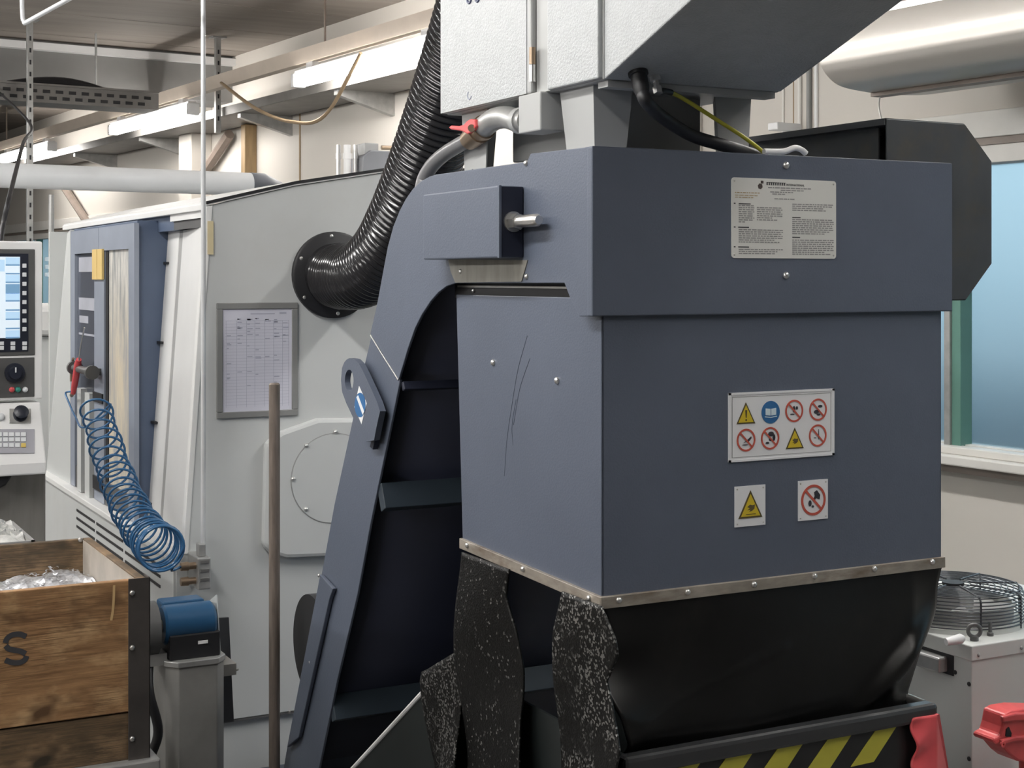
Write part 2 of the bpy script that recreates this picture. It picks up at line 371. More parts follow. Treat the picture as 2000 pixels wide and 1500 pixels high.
# pilasters
for k, y in enumerate((6.1, 13.0)):
    struct(B().rbox(XW - 0.20, XW, y - 0.16, y + 0.16, 0, ZC).build('trim_%d' % (k + 2), WALLC, bevel=0.01),
           ['cream pilaster between the near and middle windows', 'cream pilaster between the middle and far windows'][k], 'pilaster')

# ------------------------------------------------------------------ fluorescent lamps on a trunking rail
LG = 'fluorescent lamps hanging in rows'
def lamp(x, y0, y1, z, label, glow=None, shade=False):
    t = thing('fluorescent_lamp', R(x, (y0 + y1) / 2, z - 0.09), label, 'lamp', LG)
    b = B()
    prof = [(-0.045, -0.005), (-0.045, -0.055), (-0.03, -0.085), (0.03, -0.085), (0.045, -0.055), (0.045, -0.005)]
    b.loft([R(x + p, y0 + 0.05, z + q) for p, q in prof], [R(x + p, y1 - 0.05, z + q) for p, q in prof])
    b.build('diffuser', glow or LAMPW, t)
    B().rbox(x - 0.035, x + 0.035, y0 + 0.04, y1 - 0.04, z - 0.008, z + 0.02).build('housing', WHITE, t)
    for y in (y0, y1 - 0.05): B().rbox(x - 0.048, x + 0.048, y, y + 0.05, z - 0.09, z + 0.005).build('end_cap', WHITE, t, bevel=0.008)
    if shade:  # side plates added to cut lamp light off the upper wall
        for s in (-1, 1): B().loft([R(x + s * a_, y0, z + q_) for a_, q_ in ((0.035, 0.015), (0.105, -0.15), (0.103, -0.15), (0.033, 0.012))], [R(x + s * a_, y1, z + q_) for a_, q_ in ((0.035, 0.015), (0.105, -0.15), (0.103, -0.15), (0.033, 0.012))]).build('added_reflector', WHITE, t)
    for y in (y0 + 0.25, y1 - 0.25): B().rbox(x - 0.025, x + 0.025, y - 0.05, y + 0.05, z + 0.018, z + 0.062).build('clip', WHITE, t, bevel=0.006)
    return t
def rail(x, y0, y1, z, label, rods):
    t = thing('lamp_trunking', R(x, (y0 + y1) / 2, z + 0.06), label, 'trunking')
    B().loft([R(x + p, y0, z + q) for p, q in ((-0.035, 0.06), (-0.055, 0.155), (0.055, 0.155), (0.035, 0.06))],
             [R(x + p, y1, z + q) for p, q in ((-0.035, 0.06), (-0.055, 0.155), (0.055, 0.155), (0.035, 0.06))]).build('rail', mat('trunking', (0.60, 0.52, 0.44), 0.5, var=0.05), t)
    for y in rods: B().cyl(R(x, y, z + 0.15), R(x, y, ZC + 0.01), 0.008, n=8).build('hanger_rod', BRACEB, t)
    return t
XL, ZL = 4.3, 2.955
rail(XL, -4, 22, ZL, 'beige lamp trunking along the window wall', (-3, 1.2, 5.2, 9.0, 13.2, 17.4, 21))
for k in range(1, 4): lamp(XL, 7.35 + 4.08 * (k - 1), 9.45 + 4.08 * (k - 1), ZL, ('glowing fluorescent lamp above the large air duct', 'glowing fluorescent lamp whose end vanishes behind the grey cabinet', 'glowing fluorescent lamp crossed by the thin vertical air pipe', 'glowing fluorescent lamp beside the slotted steel upright')[k], LAMPO)
rail(3.3, -5, 6.0, ZL + 0.1, 'added unseen trunking for the extra lamps over the chiller', (-4, -1, 1, 5.9))  # rail added only to carry the two extra lamps below
lamp(3.3, 1.2, 3.4, ZL + 0.1, 'added unseen lamp with white reflectors brightening the chiller', None, True)  # unseen lamp added to brighten chiller and wall below the window
lamp(3.3, 3.7, 5.7, ZL + 0.1, 'added unseen lamp with white reflectors over the lathe end', None, True)  # second unseen lamp added for more light on the window wall
rail(2.4, -5, 1.4, ZL + 0.1, 'added unseen trunking for the extra lamp before the conveyor head', (-4, -1, 1.3))  # rail added only to carry the extra front lamp
lamp(2.4, -0.6, 1.2, ZL + 0.1, 'added unseen lamp with white reflectors brightening the conveyor head', LAMPO, True)  # unseen lamp added to lift the dark conveyor front
for x, lab in ((0.1, 'white lamp trunking above the aisle beside the wooden crate'), (-3.6, 'white lamp trunking far from the windows')):
    rail(x, -5, 18, ZL + 0.1, lab, (-4, 0, 4, 8, 12, 16))
    for k in range(4): lamp(x, (1.5 if x > 0 else -0.8) + 3.4 * k, (3.7 if x > 0 else 1.4) + 3.4 * k, ZL + 0.1, 'long fluorescent lamp in the row above the aisle beside the wooden crate' if x > 0 else 'long fluorescent lamp in the row beside the grey windowless wall')

# ------------------------------------------------------------------ cable tray along the wall, with brackets
t = thing('wall_cable_tray', R(4.72, 10, 2.86), 'grey steel cable tray on wall brackets under the lamps', 'cable tray')
B().rbox(4.52, 4.98, 3.0, 22, 2.86, 2.865).rbox(4.515, 4.525, 3.0, 22, 2.86, 2.93).rbox(4.97, 4.98, 3.0, 22, 2.86, 2.93).build('tray', mat('tray_dark', (0.20, 0.19, 0.18), 0.5, 0.2), t)
for y in (4.5, 7.6, 9.35, 11.1, 13.5, 15.6, 17.4, 19.5):
    B().loft([R(XW, y - 0.03, 2.86), R(4.55, y - 0.03, 2.86), R(4.55, y - 0.03, 2.825), R(XW, y - 0.03, 2.70)],
             [R(XW, y + 0.03, 2.86), R(4.55, y + 0.03, 2.86), R(4.55, y + 0.03, 2.825), R(XW, y + 0.03, 2.70)]).build('bracket', GALV, t)
for k in range(4):
    y = catmull([R(4.56 + 0.09 * k, 3.0 + 3.1 * j, 2.885 + 0.012 * random.random()) for j in range(7)], 4)
    B().tube(y, 0.014 + 0.004 * (k % 2), 6).build('cable', BLACK if k % 2 else GREY, t)
# perforated tray across the hall, slotted uprights
t = thing('perforated_cable_tray', R(3.0, 11.6, 2.9), 'perforated grey cable tray crossing below the beam', 'cable tray')
b = B().rbox(1.9, 4.05, 11.56, 11.58, 2.90, 3.03).rbox(1.9, 4.05, 11.58, 11.9, 2.90, 2.91).rbox(1.9, 4.05, 11.54, 11.58, 3.03, 3.045)
b.build('tray_side', mat('tray_dark', (0.20, 0.19, 0.18), 0.5, 0.2), t)
b = B()
for r_ in range(2):
    for k in range(20): x = 1.98 + k * 0.1 + 0.05 * (r_ % 2); b.rbox(x, x + 0.055, 11.555, 11.561, 2.925 + 0.05 * r_, 2.95 + 0.05 * r_)
tag(b.build('slot', BLACK, t), None, None, None, 'stuff')
B().tube(catmull([R(2.6, 11.7, 2.95), R(3.0, 11.7, 3.06), R(3.4, 11.7, 3.09), R(3.9, 11.7, 2.97)], 6), 0.03, 8).build('cable', BLACK, t)
for x in (2.1, 3.6): B().cyl(R(x, 11.75, 2.905), R(x, 11.75, ZC + 0.01), 0.01, n=6).build('hanger_rod', GALV, t)
def strut(u, D, z0, z1, label):
    p = onD(u, 300, D); x, y, _ = rc(p)
    t = thing('slotted_upright', R(x, y, z0), label, 'upright')
    B().rbox(x - 0.022, x + 0.022, y - 0.02, y + 0.02, z0, z1).rbox(x - 0.06, x + 0.06, y - 0.05, y + 0.05, z1 - 0.012, z1).build('channel', GALV, t, bevel=0.003)
    b = B(); z = z0 + 0.1
    while z < z1 - 0.1: b.rbox(x - 0.007, x + 0.007, y - 0.0215, y - 0.019, z, z + 0.035); z += 0.09
    tag(b.build('slot', BLACK, t), None, None, None, 'stuff')
strut(58, 11.2, 0, ZC + 0.002, 'slotted grey steel upright rising behind the control panel')
strut(425, 12.0, 2.72, ZC + 0.002, 'short slotted grey steel hanger near the brown post')

# ------------------------------------------------------------------ white overhead pipe with dark end, brown post
YP, ZP, RP = 7.96, 2.085, 0.066
t = thing('overhead_pipe', R(2.0, YP, ZP - RP), 'thick white horizontal pipe above the lathe with a dark end piece', 'pipe')
B().cyl(R(0.2, YP, ZP), R(3.33, YP, ZP), RP, n=28).build('pipe', WPIPE, t, smooth=40)
B().tube([R(3.33, YP, ZP), R(3.40, YP, ZP), R(3.50, YP, ZP - 0.04), R(3.56, YP, ZP - 0.14), R(3.57, YP, ZP - 0.3), R(3.57, YP, 0)], [RP * 1.03, RP * 1.03, RP, RP, RP, RP], 20).build('end_piece', mat('dark_sleeve', (0.12, 0.13, 0.15), 0.5), t, smooth=40)
for x in (0.6,): B().cyl(R(x, YP, ZP + RP - 0.01), R(x, YP, ZC + 0.01), 0.01, n=6).build('hanger_rod', GALV, t)
p = rc(onRX(485, 300, XW - 0.06))
tag(B().rbox(XW - 0.11, XW - 0.001, p[1] - 0.045, p[1] + 0.045, 0, 2.855).build('steel_post', BROWNP, bevel=0.006), 'rust brown post on the wall above the end of the white pipe', 'post')
# diagonal braces on the wall
for u0, v0, u1, v1, lab in ((448, 262, 335, 432, 'brown diagonal brace leaning beside the brown post'), (112, 345, 182, 452, 'brown diagonal brace on the wall above the lathe door')):
    a, b_ = rc(onRX(u0, v0, 4.93)), rc(onRX(u1, v1, 4.93))
    tag(B().cyl(R(*a), R(*b_), 0.045, n=8).build('diagonal_brace', BRACEB), lab, 'brace')
def wallpipe(u, v0, v1, wpx, m, label, group=None, XX=4.93):
    a = onRX(u, v0, XX); b_ = onRX(u, v1, XX); D = (a - Vector((0, 0, H))).dot(Vector((SA, CA, 0))); r = wpx * D / F / 2
    q = rc(a); x = XW - r + 0.004
    return tag(B().cyl(R(x, q[1], b_.z), R(x, q[1], a.z), r, n=10).build('wall_conduit', m, smooth=40), label, 'conduit', group)
wallpipe(571, 165, 372, 4, ORANGE, 'thin brown conduit down the wall behind the lathe')
wallpipe(788, 150, 300, 4, ORANGE, 'thin brown conduit on the wall behind the black corrugated hose')
for u, wp, m, lab in ((1510, 6, SILLC, 'narrow cream pipe on the wall next to the white junction box'), (1529, 3, ORANGE, 'thin orange brown wire pipe into the white junction box'), (1543, 9, SILLC, 'wide cream pipe on the wall beside the dark pipe'),
                    (1562, 11, FRAMEG, 'dark grey pipe among the pale wall pipes'), (1575, 8, WHITE, 'white pipe on the wall closest to the duct end')):
    wallpipe(u, -80, 420, wp, m, lab)
q = rc(onRX(1527, 248, 4.9)); tag(B().rbox(4.84, XW, q[1] - 0.035, q[1] + 0.035, q[2] - 0.018, q[2] + 0.018).build('junction_box', WHITE, bevel=0.006), 'small white junction box on the wall pipes', 'box')
# hanging cable from the trunking
pts = [onRX(u, v, 4.20) for u, v in ((432, 168), (500, 212), (570, 238), (635, 225), (705, 168))]
pts[0].z = max(pts[0].z, 3.02); pts[-1].z = 2.95
tag(B().tube(catmull(pts, 8), 0.013, 6).build('hanging_cable', ORANGE, smooth=60), 'brown cable sagging below the lamp trunking', 'cable')
# black cable falling to the control panel
tag(B().tube(catmull([onD(-4, 520, 5.05), onD(6, 440, 5.2), onD(22, 370, 5.4), onD(45, 280, 7.0), onD(58, 240, 9.0), R(2.75, 11.5, 2.98), R(2.85, 11.7, 2.93)], 6), 0.009, 6).build('supply_cable', BLACK, smooth=60), 'black cable running up from the control panel', 'cable')
# white bent pipe at the ceiling
c0 = onD(45, 47, 5.0); x, y, z = rc(c0)
tag(B().tube([R(x, y + 0.012, ZC), R(x, y + 0.012, z + 0.06), R(x, y + 0.003, z + 0.02), R(x, y - 0.02, z), R(x, y - 0.06, z), R(x, y - 2.6, z), R(x, y - 2.7, z + 0.05), R(x, y - 2.7, ZC)], 0.0075, 10).build('bent_pipe', WPIPE, smooth=50), 'thin white bent pipe hanging from the ceiling', 'pipe')

# ------------------------------------------------------------------ big duct over the window
sec = [(4.03, 2.36), (4.06, 2.325), (4.12, 2.29), (4.22, 2.275), (4.40, 2.27), (4.62, 2.285), (4.75, 2.32), (4.80, 2.42), (4.78, 2.56), (4.66, 2.68), (4.45, 2.72), (4.24, 2.66), (4.10, 2.54), (4.04, 2.43)]
t = thing('air_duct', R(4.4, 1.0, 2.27), 'large rounded metal air duct above the window', 'duct')
cs = catmull([Vector((p[0], 0, p[1])) for p in sec + [sec[0]]], 5)[:-1]
B().loft([R(p.x, 4.1, p.z) for p in cs], [R(p.x, -3.5, p.z) for p in cs]).build('duct_shell', DUCT, t, smooth=45)
B().rbox(4.30, 4.36, -3.5, 4.1, 2.255, 2.275).build('lower_rail', BRACEB, t)
B().rbox(4.085, 4.10, -3.5, 4.1, 2.525, 2.55).build('highlight_strip', ZINC, t)  # bright strip stands for the highlight along the duct's upper edge
for y in (3.6, 0.5, -2.5):
    B().rbox(4.46, 4.49, y - 0.02, y + 0.02, 2.71, ZC + 0.005).build('hanger', GALV, t)
B().tube(catmull([R(4.33, 4.08, 2.262), R(4.345, 4.1, 2.22), R(4.35, 4.09, 2.15), R(4.34, 4.1, 2.08)], 5), 0.004, 6).build('pull_cord', SILLC, t)
# ================================================================== chip conveyor
XS, XR, YF = 1.285, 2.098, 2.149
conv = thing('chip_conveyor', (1.69, 3.0, 0), 'dark blue chip conveyor with a boxy discharge head and chute', 'conveyor')
def px(pts, X=XS): return [onX(u, v, X) for u, v in pts]
outer_up = px([(1150, 287), (1036, 300), (1029, 316), (850, 341), (838, 345), (822, 354), (806, 369), (792, 389), (780, 412), (768, 442), (757, 482), (748, 530), (737, 590), (723, 652)])
outer_lo = px([(723, 652), (705, 728), (683, 832), (650, 985), (625, 1122), (590, 1302), (556, 1470)])
inner_up = px([(778, 742), (787, 712), (796, 682), (810, 642), (824, 614), (841, 588), (856, 571), (872, 559), (889, 553)])
inner_lo = px([(620, 1500), (655, 1330), (695, 1160), (720, 1024), (745, 902), (778, 742)])
lip = px([(1102, 553), (1114, 584), (1131, 618), (1158, 618), (1158, 287)])
zt, zb = 1.7706, 1.4845
foot = [Vector((XS, 3.79, 0.16)), Vector((XS, 3.84, 0.10)), Vector((XS, 4.24, 0.10)), Vector((XS, 4.24, 0.02)), Vector((XS, 3.60, 0.02))]
B().prism(outer_up + inner_up + lip, (0.006, 0, 0)).build('side_plate', BLUE, conv, bevel=0.0015)
B().prism([p + Vector((0.004, 0, 0)) for p in outer_lo + foot + inner_lo], (0.006, 0, 0)).build('side_plate', BLUE, conv, bevel=0.0015)
dx = Vector((XR - XS - 0.006, 0, 0))
B().prism([p + dx for p in outer_up + inner_up + lip], (0.006, 0, 0)).build('side_plate', BLUE, conv)
B().prism([p + dx for p in outer_lo + foot + inner_lo], (0.006, 0, 0)).build('side_plate', BLUE, conv)
def sheet(name, pts, off, m):
    a = [p + Vector(off) for p in pts]; b = B()
    vs = [Vector((XS + 0.006, p.y, p.z)) for p in a] + [Vector((XR - 0.006, p.y, p.z)) for p in a]; n = len(a)
    b.add(vs, [(i, i + 1, n + i + 1, n + i) for i in range(n - 1)])
    return b.build(name, m, conv, smooth=35, solid=0.004)
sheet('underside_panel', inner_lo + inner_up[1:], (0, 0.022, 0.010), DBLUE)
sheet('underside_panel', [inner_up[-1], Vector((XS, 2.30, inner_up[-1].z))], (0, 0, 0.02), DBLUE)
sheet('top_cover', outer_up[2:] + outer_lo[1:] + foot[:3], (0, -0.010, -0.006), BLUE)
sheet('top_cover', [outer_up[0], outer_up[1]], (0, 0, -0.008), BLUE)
# side seams: weld line between the two plates, lower stiffening strip with a black line as its slot shadow, small bolts
def ribbon(pts, r, X=XS - 0.001): return B().tube([onX(u, v, X) for u, v in pts], r, 6)
ribbon([(724, 655), (745, 690), (778, 742)], 0.0018).build('weld_seam', STEEL, conv)
st = px([(625, 1122), (650, 1150), (643, 1170), (612, 1310), (583, 1440), (560, 1460)], XS - 0.008)
B().prism(st, (0.010, 0, 0)).build('edge_strip', BLUE, conv, bevel=0.002)
ribbon([(646, 1162), (614, 1310), (585, 1432)], 0.0025, XS - 0.001).build('slot_shadow', BLACK, conv)  # black line painted as the shadow along the overlapping strip
for u, v in ((624, 1124), (607, 1293), (567, 1390)):
    B().dome(onX(u, v, XS - 0.004), (-1, 0, 0), 0.0045, 0.005, 8).build('screw', ZINC, conv, smooth=50)
for u, v, X in ((1030, 540, XS), (1029, 319, XS), (902, 530, XS)):
    B().dome(onX(u, v, X + 0.001), (-1, 0, 0), 0.0055, 0.006, 10).build('screw', ZINC, conv, smooth=50)
# black pulley guard behind the lower side plate
c = onX(606, 1262, XS + 0.012)
B().cyl(c, c + Vector((0.12, 0, 0)), 0.13, n=48).build('pulley_guard', BLACK, conv, smooth=40)
# cross braces on the underside
for u, v, hh in ((735, 951, 0.060), (640, 1361, 0.062), (783, 748, 0.020)):
    p = onX(u, v, XS + 0.008)
    b = B(); d = Vector((0, 0.42, 0.9)).normalized(); o = Vector((0, -0.9, 0.42)).normalized()
    q = [p + o * 0.002, p + o * 0.030, p + o * 0.030 - d * hh, p + o * 0.002 - d * hh] if hh > 0.03 else [p, p + o * 0.012, p + o * 0.012 - d * hh, p - d * hh]
    b.prism(q, (XR - XS - 0.02, 0, 0)).build('cross_brace', BRACE if hh > 0.03 else DBLUE, conv, bevel=0.002)
# head cover
hc = B().box(XS - 0.0015, XR, YF, YF + 0.004, zb, zt + 0.002).box(XS - 0.002, XS + 0.002, YF + 0.001, YF + 0.016, zb, zt).box(XR - 0.004, XR, YF, YF + 0.30, zb, zt).box(XS, XR, YF, YF + 0.03, zt - 0.002, zt + 0.002)
hc.build('head_cover', BLUE, conv, bevel=0.002)
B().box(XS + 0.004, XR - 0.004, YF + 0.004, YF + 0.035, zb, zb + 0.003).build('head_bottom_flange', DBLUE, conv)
for u, v in ((1534, 323), (1534, 538)):
    B().dome(onY(u, v, YF + 0.001), (0, -1, 0), 0.0065, 0.007, 14).build('screw', ZINC, conv, smooth=50)
# tensioner box with threaded bolt
tb = B().box(1.235, XS + 0.001, 2.399, 2.735, 1.586, 1.718).build('tensioner_box', BLUE, conv, bevel=0.003)
B().box(1.233, 1.238, 2.395, 2.402, 1.586, 1.718).build('end_lip', BLUE, tb)
B().box(1.238, XS - 0.002, 2.3965, 2.3992, 1.588, 1.716).build('end_shade', DBLUE, tb)  # dark sheet puts shade on the box's end face
z = 1.652
B().cyl((1.262, 2.40, z), (1.262, 2.392, z), 0.019, n=20).build('washer', STEEL, tb, smooth=40)
B().cyl((1.262, 2.393, z), (1.262, 2.372, z), 0.0155, n=6).build('nut', STEEL, tb)
B().tube([(1.262, 2.40, z), (1.262, 2.305, z), (1.262, 2.297, z)], [0.0115, 0.0115, 0.008], 18).build('threaded_bolt', ZINC, tb, smooth=40)
p = px([(875, 506), (1030, 508), (1018, 550), (889, 552), (880, 530)], XS - 0.002)
plabel(B().prism(p, (0.003, 0, 0)).build('wear_plate', BEIGEW, conv), 'grimy beige stained wear plate')
# rail between head and chute
B().box(1.318, 1.335, 2.18, 2.76, 1.508, 1.548).build('chute_rail', BLACK, conv)
B().box(1.312, 1.330, 2.275, 2.735, 1.530, 1.534).build('rail_lip', STEEL, conv)
B().dome(onX(926, 568, 1.318), (-1, 0, 0), 0.004, 0.005, 8).build('screw', ZINC, conv)
# discharge chute
XC, YC, XCR = 1.310, 2.161, 2.081
ch = B().prism([(XC, YC, 1.515), (XC, 2.737, 1.515), (XC, 2.707, 1.0185), (XC, YC, 1.000)], (0.004, 0, 0))
ch.box(XC, XCR, YC, YC + 0.004, 1.000, 1.515)
ch.prism([(XCR - 0.004, YC, 1.515), (XCR - 0.004, 2.737, 1.515), (XCR - 0.004, 2.707, 1.0185), (XCR - 0.004, YC, 1.000)], (0.004, 0, 0))
chute = ch.build('discharge_chute', BLUE, conv, bevel=0.0015)
for u, v in ((965, 708), (1090, 743)): B().dome(onX(u, v, XC + 0.001), (-1, 0, 0), 0.0065, 0.007, 12).build('screw', ZINC, chute, smooth=50)
scr = B()
for pts in ([(1030, 655), (1012, 720), (1000, 790), (990, 860), (985, 930)], [(1035, 700), (1015, 760), (1003, 830)], [(1008, 780), (1000, 830), (1002, 870)]):
    scr.tube(catmull([onX(u, v, XC - 0.0002) for u, v in pts], 5), 0.0005, 5)
tag(scr.build('scratch', mat('scratch_mark', (0.06, 0.072, 0.10), 0.5), chute), None, None, None, 'stuff')
tf = B().box(XC - 0.006, XCR + 0.004, YC - 0.007, YC + 0.001, 0.986, 1.0065).build('clamp_strip', TRIM, conv, bevel=0.001)
for u, v in ((1208, 1172), (1342, 1156), (1472, 1141), (1590, 1125), (1707, 1111), (1820, 1097)):
    B().dome(onY(u, v, YC - 0.0065), (0, -1, 0), 0.0055, 0.006, 10).build('bolt', ZINC, tf, smooth=50)
tl = B().prism([(XC - 0.007, YC - 0.004, 1.0065), (XC - 0.007, 2.708, 1.021), (XC - 0.007, 2.708, 1.0005), (XC - 0.007, YC - 0.004, 0.986)], (0.008, 0, 0)).build('clamp_strip', TRIM, conv, bevel=0.001)
for u, v in ((914, 1065), (1023, 1111), (1152, 1168)):
    B().dome(onX(u, v, XC - 0.0065), (-1, 0, 0), 0.0055, 0.006, 10).build('bolt', ZINC, tl, smooth=50)
# lifting lug
XLg = 1.262
outl = [(683, 699), (674, 704), (668, 718), (666, 742), (668, 765), (676, 787), (688, 812), (702, 842), (716, 866), (725, 875), (730, 862), (736, 830), (743, 800), (736, 784), (724, 757), (712, 731), (702, 711), (693, 702)]
oc = (682, 743); no = 48; ring_o = []; ring_i = []
for i in range(no):
    a = 2 * math.pi * i / no; d = (math.cos(a), math.sin(a)); best = None
    for (x1, y1), (x2, y2) in zip(outl, outl[1:] + outl[:1]):
        ex, ey = x2 - x1, y2 - y1; den = d[0] * ey - d[1] * ex
        if abs(den) < 1e-9: continue
        t_ = ((x1 - oc[0]) * ey - (y1 - oc[1]) * ex) / den; s_ = ((x1 - oc[0]) * d[1] - (y1 - oc[1]) * d[0]) / den
        if t_ > 0 and -1e-6 <= s_ <= 1 + 1e-6 and (best is None or t_ < best): best = t_
    ring_o.append((oc[0] + d[0] * best, oc[1] + d[1] * best)); ring_i.append((oc[0] + 8.5 * d[0], oc[1] + 21 * d[1]))
b = B(); th = Vector((0.014, 0, 0))
O1 = px(ring_o, XLg); I1 = px(ring_i, XLg); vs = O1 + I1 + [p + th for p in O1] + [p + th for p in I1]; fs = []
for i in range(no):
    j = (i + 1) % no
    fs += [(i, j, no + j, no + i), (2 * no + i, 3 * no + i, 3 * no + j, 2 * no + j), (i, 2 * no + i, 2 * no + j, j), (no + i, no + j, 3 * no + j, 3 * no + i)]
b.add(vs, fs); lug = b.build('lifting_lug', BLUE, conv)
B().prism(px([(742, 802), (742, 812), (728, 878), (722, 872)], XLg + 0.012), (0.012, 0, 0)).build('lug_weld_block', DBLUE, lug)
lab = B().prism(px([(701, 754), (716, 788), (706, 829), (692, 795)], XLg - 0.0008), (0.0008, 0, 0)).build('sticker', WHITE, lug)
dsk = px([(703 + 10.5 * math.cos(k * math.pi / 12), 791 + 24 * math.sin(k * math.pi / 12)) for k in range(24)], XLg - 0.0014)
k1 = B().prism(dsk, (0.0006, 0, 0)); k1.build('sticker_disc', SIGNB, lug)
B().prism(px([(696, 776), (699, 772), (711, 804), (708, 810)], XLg - 0.0020), (0.0006, 0, 0)).build('sticker_slash', WHITE, lug)
# drive guard on the far side
YGD = 2.25
octo = [(2.023, 1.8646), (2.2316, 1.8635), (2.306, 1.79), (2.306, 1.579), (2.235, 1.505), (2.06, 1.505), (2.023, 1.54)]
g = B().prism([(x, YGD, z_) for x, z_ in octo], (0, 0.004, 0)).build('drive_guard', GUARD, conv, bevel=0.001)
rim = octo[:6]; b = B()
for (x1, z1), (x2, z2) in zip(rim, rim[1:]):
    b.add([(x1, YGD + 0.004, z1), (x2, YGD + 0.004, z2), (x2, 2.74, z2), (x1, 2.74, z1)], [(0, 1, 2, 3)])
b.build('guard_wrap', GUARD, g, solid=0.004)
B().box(2.020, 2.06, YGD + 0.004, 2.74, 1.853, 1.8646).build('guard_top_edge', GUARD, g)
B().box(2.050, 2.054, YGD + 0.055, 2.74, 1.51, 1.853).build('guard_side', GUARD, g)
B().box(2.06, 2.30, 2.735, 2.74, 1.515, 1.855).build('guard_back', BLACK, g)

# ---------- rubber flaps under the chute
LE = [(1180, 1180), (1205, 1250), (1210, 1265), (1330, 1181), (1390, 1195), (1440, 1212), (1500, 1206)]
LEF = [(1185, 1178), (1235, 1200), (1268, 1204), (1300, 1192), (1330, 1180), (1360, 1184), (1400, 1198), (1450, 1212), (1520, 1206), (1600, 1204)]
REF = [(1105, 1842), (1180, 1841), (1220, 1836), (1250, 1828), (1300, 1806), (1345, 1782), (1400, 1776), (1600, 1770)]
def front(s, w_):
    zt_ = 0.992; zz = zt_ - 0.40 * w_
    vl = HZ + (H - zz) * F / 2.53; vr = HZ + (H - zz) * F / 2.885
    xl = onY(interp(LEF, vl), 0, YC).x; xr = onY(interp(REF, vr), 0, YC).x
    x = xl + (xr - xl) * s
    y = YC + 0.003
    y += 0.05 * math.sin(math.pi * min(1, w_ * 0.55)) * (1 - s) ** 6 * math.sin(w_ * 9)            # left edge ripples
    y += -0.018 * math.sin(math.pi * s) * math.sin(math.pi * w_) + 0.006 * math.sin(9 * s + 2 * w_) * w_
    r_ = math.exp(-((s - 0.93 + 0.42 * (w_ - 0.35)) / 0.05) ** 2) * math.exp(-((w_ - 0.42) / 0.2) ** 2)
    y += -0.028 * r_ + 0.05 * max(0, s - 0.9) / 0.1 * math.sin(math.pi * min(1, w_ * 1.4)) * 0.6
    d1 = math.exp(-((w_ - 0.55 + 0.55 * s) / 0.012) ** 2) * (1 if s < 0.5 else 0)
    y += -0.003 * d1
    y = max(y, YC - 0.026) + 0.02 * max(0, w_ - 0.55)
    return Vector((x, y, zz))
plabel(B().grid(front, 90, 60).build('rubber_flap', RUBBER, conv, smooth=80, solid=0.004), 'wide black rubber flap hanging from the front strip')
def strip(L, Rr, v0l, v0r, wave, ph, X, drop=0.45):
    def fn(s, w_):
        ztop = (onX(interp(L, v0l), v0l, X).z) * (1 - s) + onX(interp(Rr, v0r), v0r, X).z * s
        zz = ztop - drop * w_
        dl = onX(interp(L, v0l), 0, X); dr = onX(interp(Rr, v0r), 0, X)
        Dl = dl.x * SA + dl.y * CA; Dr = dr.x * SA + dr.y * CA
        yl = onX(interp(L, HZ + (H - zz) * F / Dl), 0, X).y; yr = onX(interp(Rr, HZ + (H - zz) * F / Dr), 0, X).y
        return Vector((X + wave * math.sin(2.6 * s + ph + 5 * w_) * min(1, 2 * w_) - 0.006 * math.sin(math.pi * s) * min(1, 3 * w_), yl + (yr - yl) * s, zz))
    return fn
LA = [(1075, 903), (1180, 897), (1290, 893), (1400, 896), (1520, 906), (1700, 915)]; RAr = [(1105, 996), (1170, 988), (1230, 1004), (1300, 1013), (1400, 1013), (1520, 1026), (1700, 1030)]
plabel(B().grid(strip(LA, RAr, 1078, 1112, -0.014, 0.3, 1.300), 30, 50).build('rubber_flap', SPECKL, conv, smooth=80, solid=0.004), 'narrow wavy rubber strip below the left chute side')
LB = [(1150, 1100), (1240, 1085), (1350, 1083), (1520, 1085), (1700, 1085)]; RB = [(1180, 1174), (1240, 1200), (1268, 1203), (1330, 1179), (1400, 1197), (1450, 1212), (1520, 1206), (1700, 1204)]
plabel(B().grid(strip(LB, RB, 1155, 1184, -0.014, 1.2, 1.298), 30, 50).build('rubber_flap', SPECK, conv, smooth=80, solid=0.004), 'rubber strip caked with metal chips at the chute corner')
LC = [(1300, 826), (1330, 822), (1420, 831), (1520, 842), (1700, 850)]; RC = [(1262, 898), (1700, 905)]
plabel(B().grid(strip(LC, RC, 1312, 1268, -0.016, 2.2, 1.308, 0.42), 24, 40).build('rubber_flap', SPECK, conv, smooth=80, solid=0.004), 'crumpled chip covered rubber flap over the bin edge')

# ---------- plates and signs on the conveyor
def rect_on(u0, v0, u1, v1, Y, th, r=0.0):
    a = onY(u0, v0, Y); b_ = onY(u1, v1, Y); x0, x1, z1, z0 = a.x, b_.x, a.z, b_.z
    if r <= 0: pts = [(x0, z0), (x1, z0), (x1, z1), (x0, z1)]
    else:
        pts = []
        for cx, cz, s0 in ((x1 - r, z0 + r, -90), (x1 - r, z1 - r, 0), (x0 + r, z1 - r, 90), (x0 + r, z0 + r, 180)):
            for k in range(6): an = math.radians(s0 + 18 * k); pts.append((cx + r * math.cos(an), cz + r * math.sin(an)))
    return B().prism([(x, Y, z_) for x, z_ in pts], (0, th, 0)), (x0, x1, z0, z1)
b, (x0, x1, z0, z1) = rect_on(1429, 346, 1633, 505.5, YF - 0.0015, 0.0015, 0.006)
plate = plabel(b.build('instruction_plate', ALU, conv), 'silver plate printed with small instructions')
for x in (x0 + 0.006, x1 - 0.006):
    for z_ in (z0 + 0.006, z1 - 0.006): B().dome((x, YF - 0.0014, z_), (0, -1, 0), 0.0018, 0.0015, 8).build('rivet', STEEL, plate)
W_, H_ = x1 - x0, z1 - z0
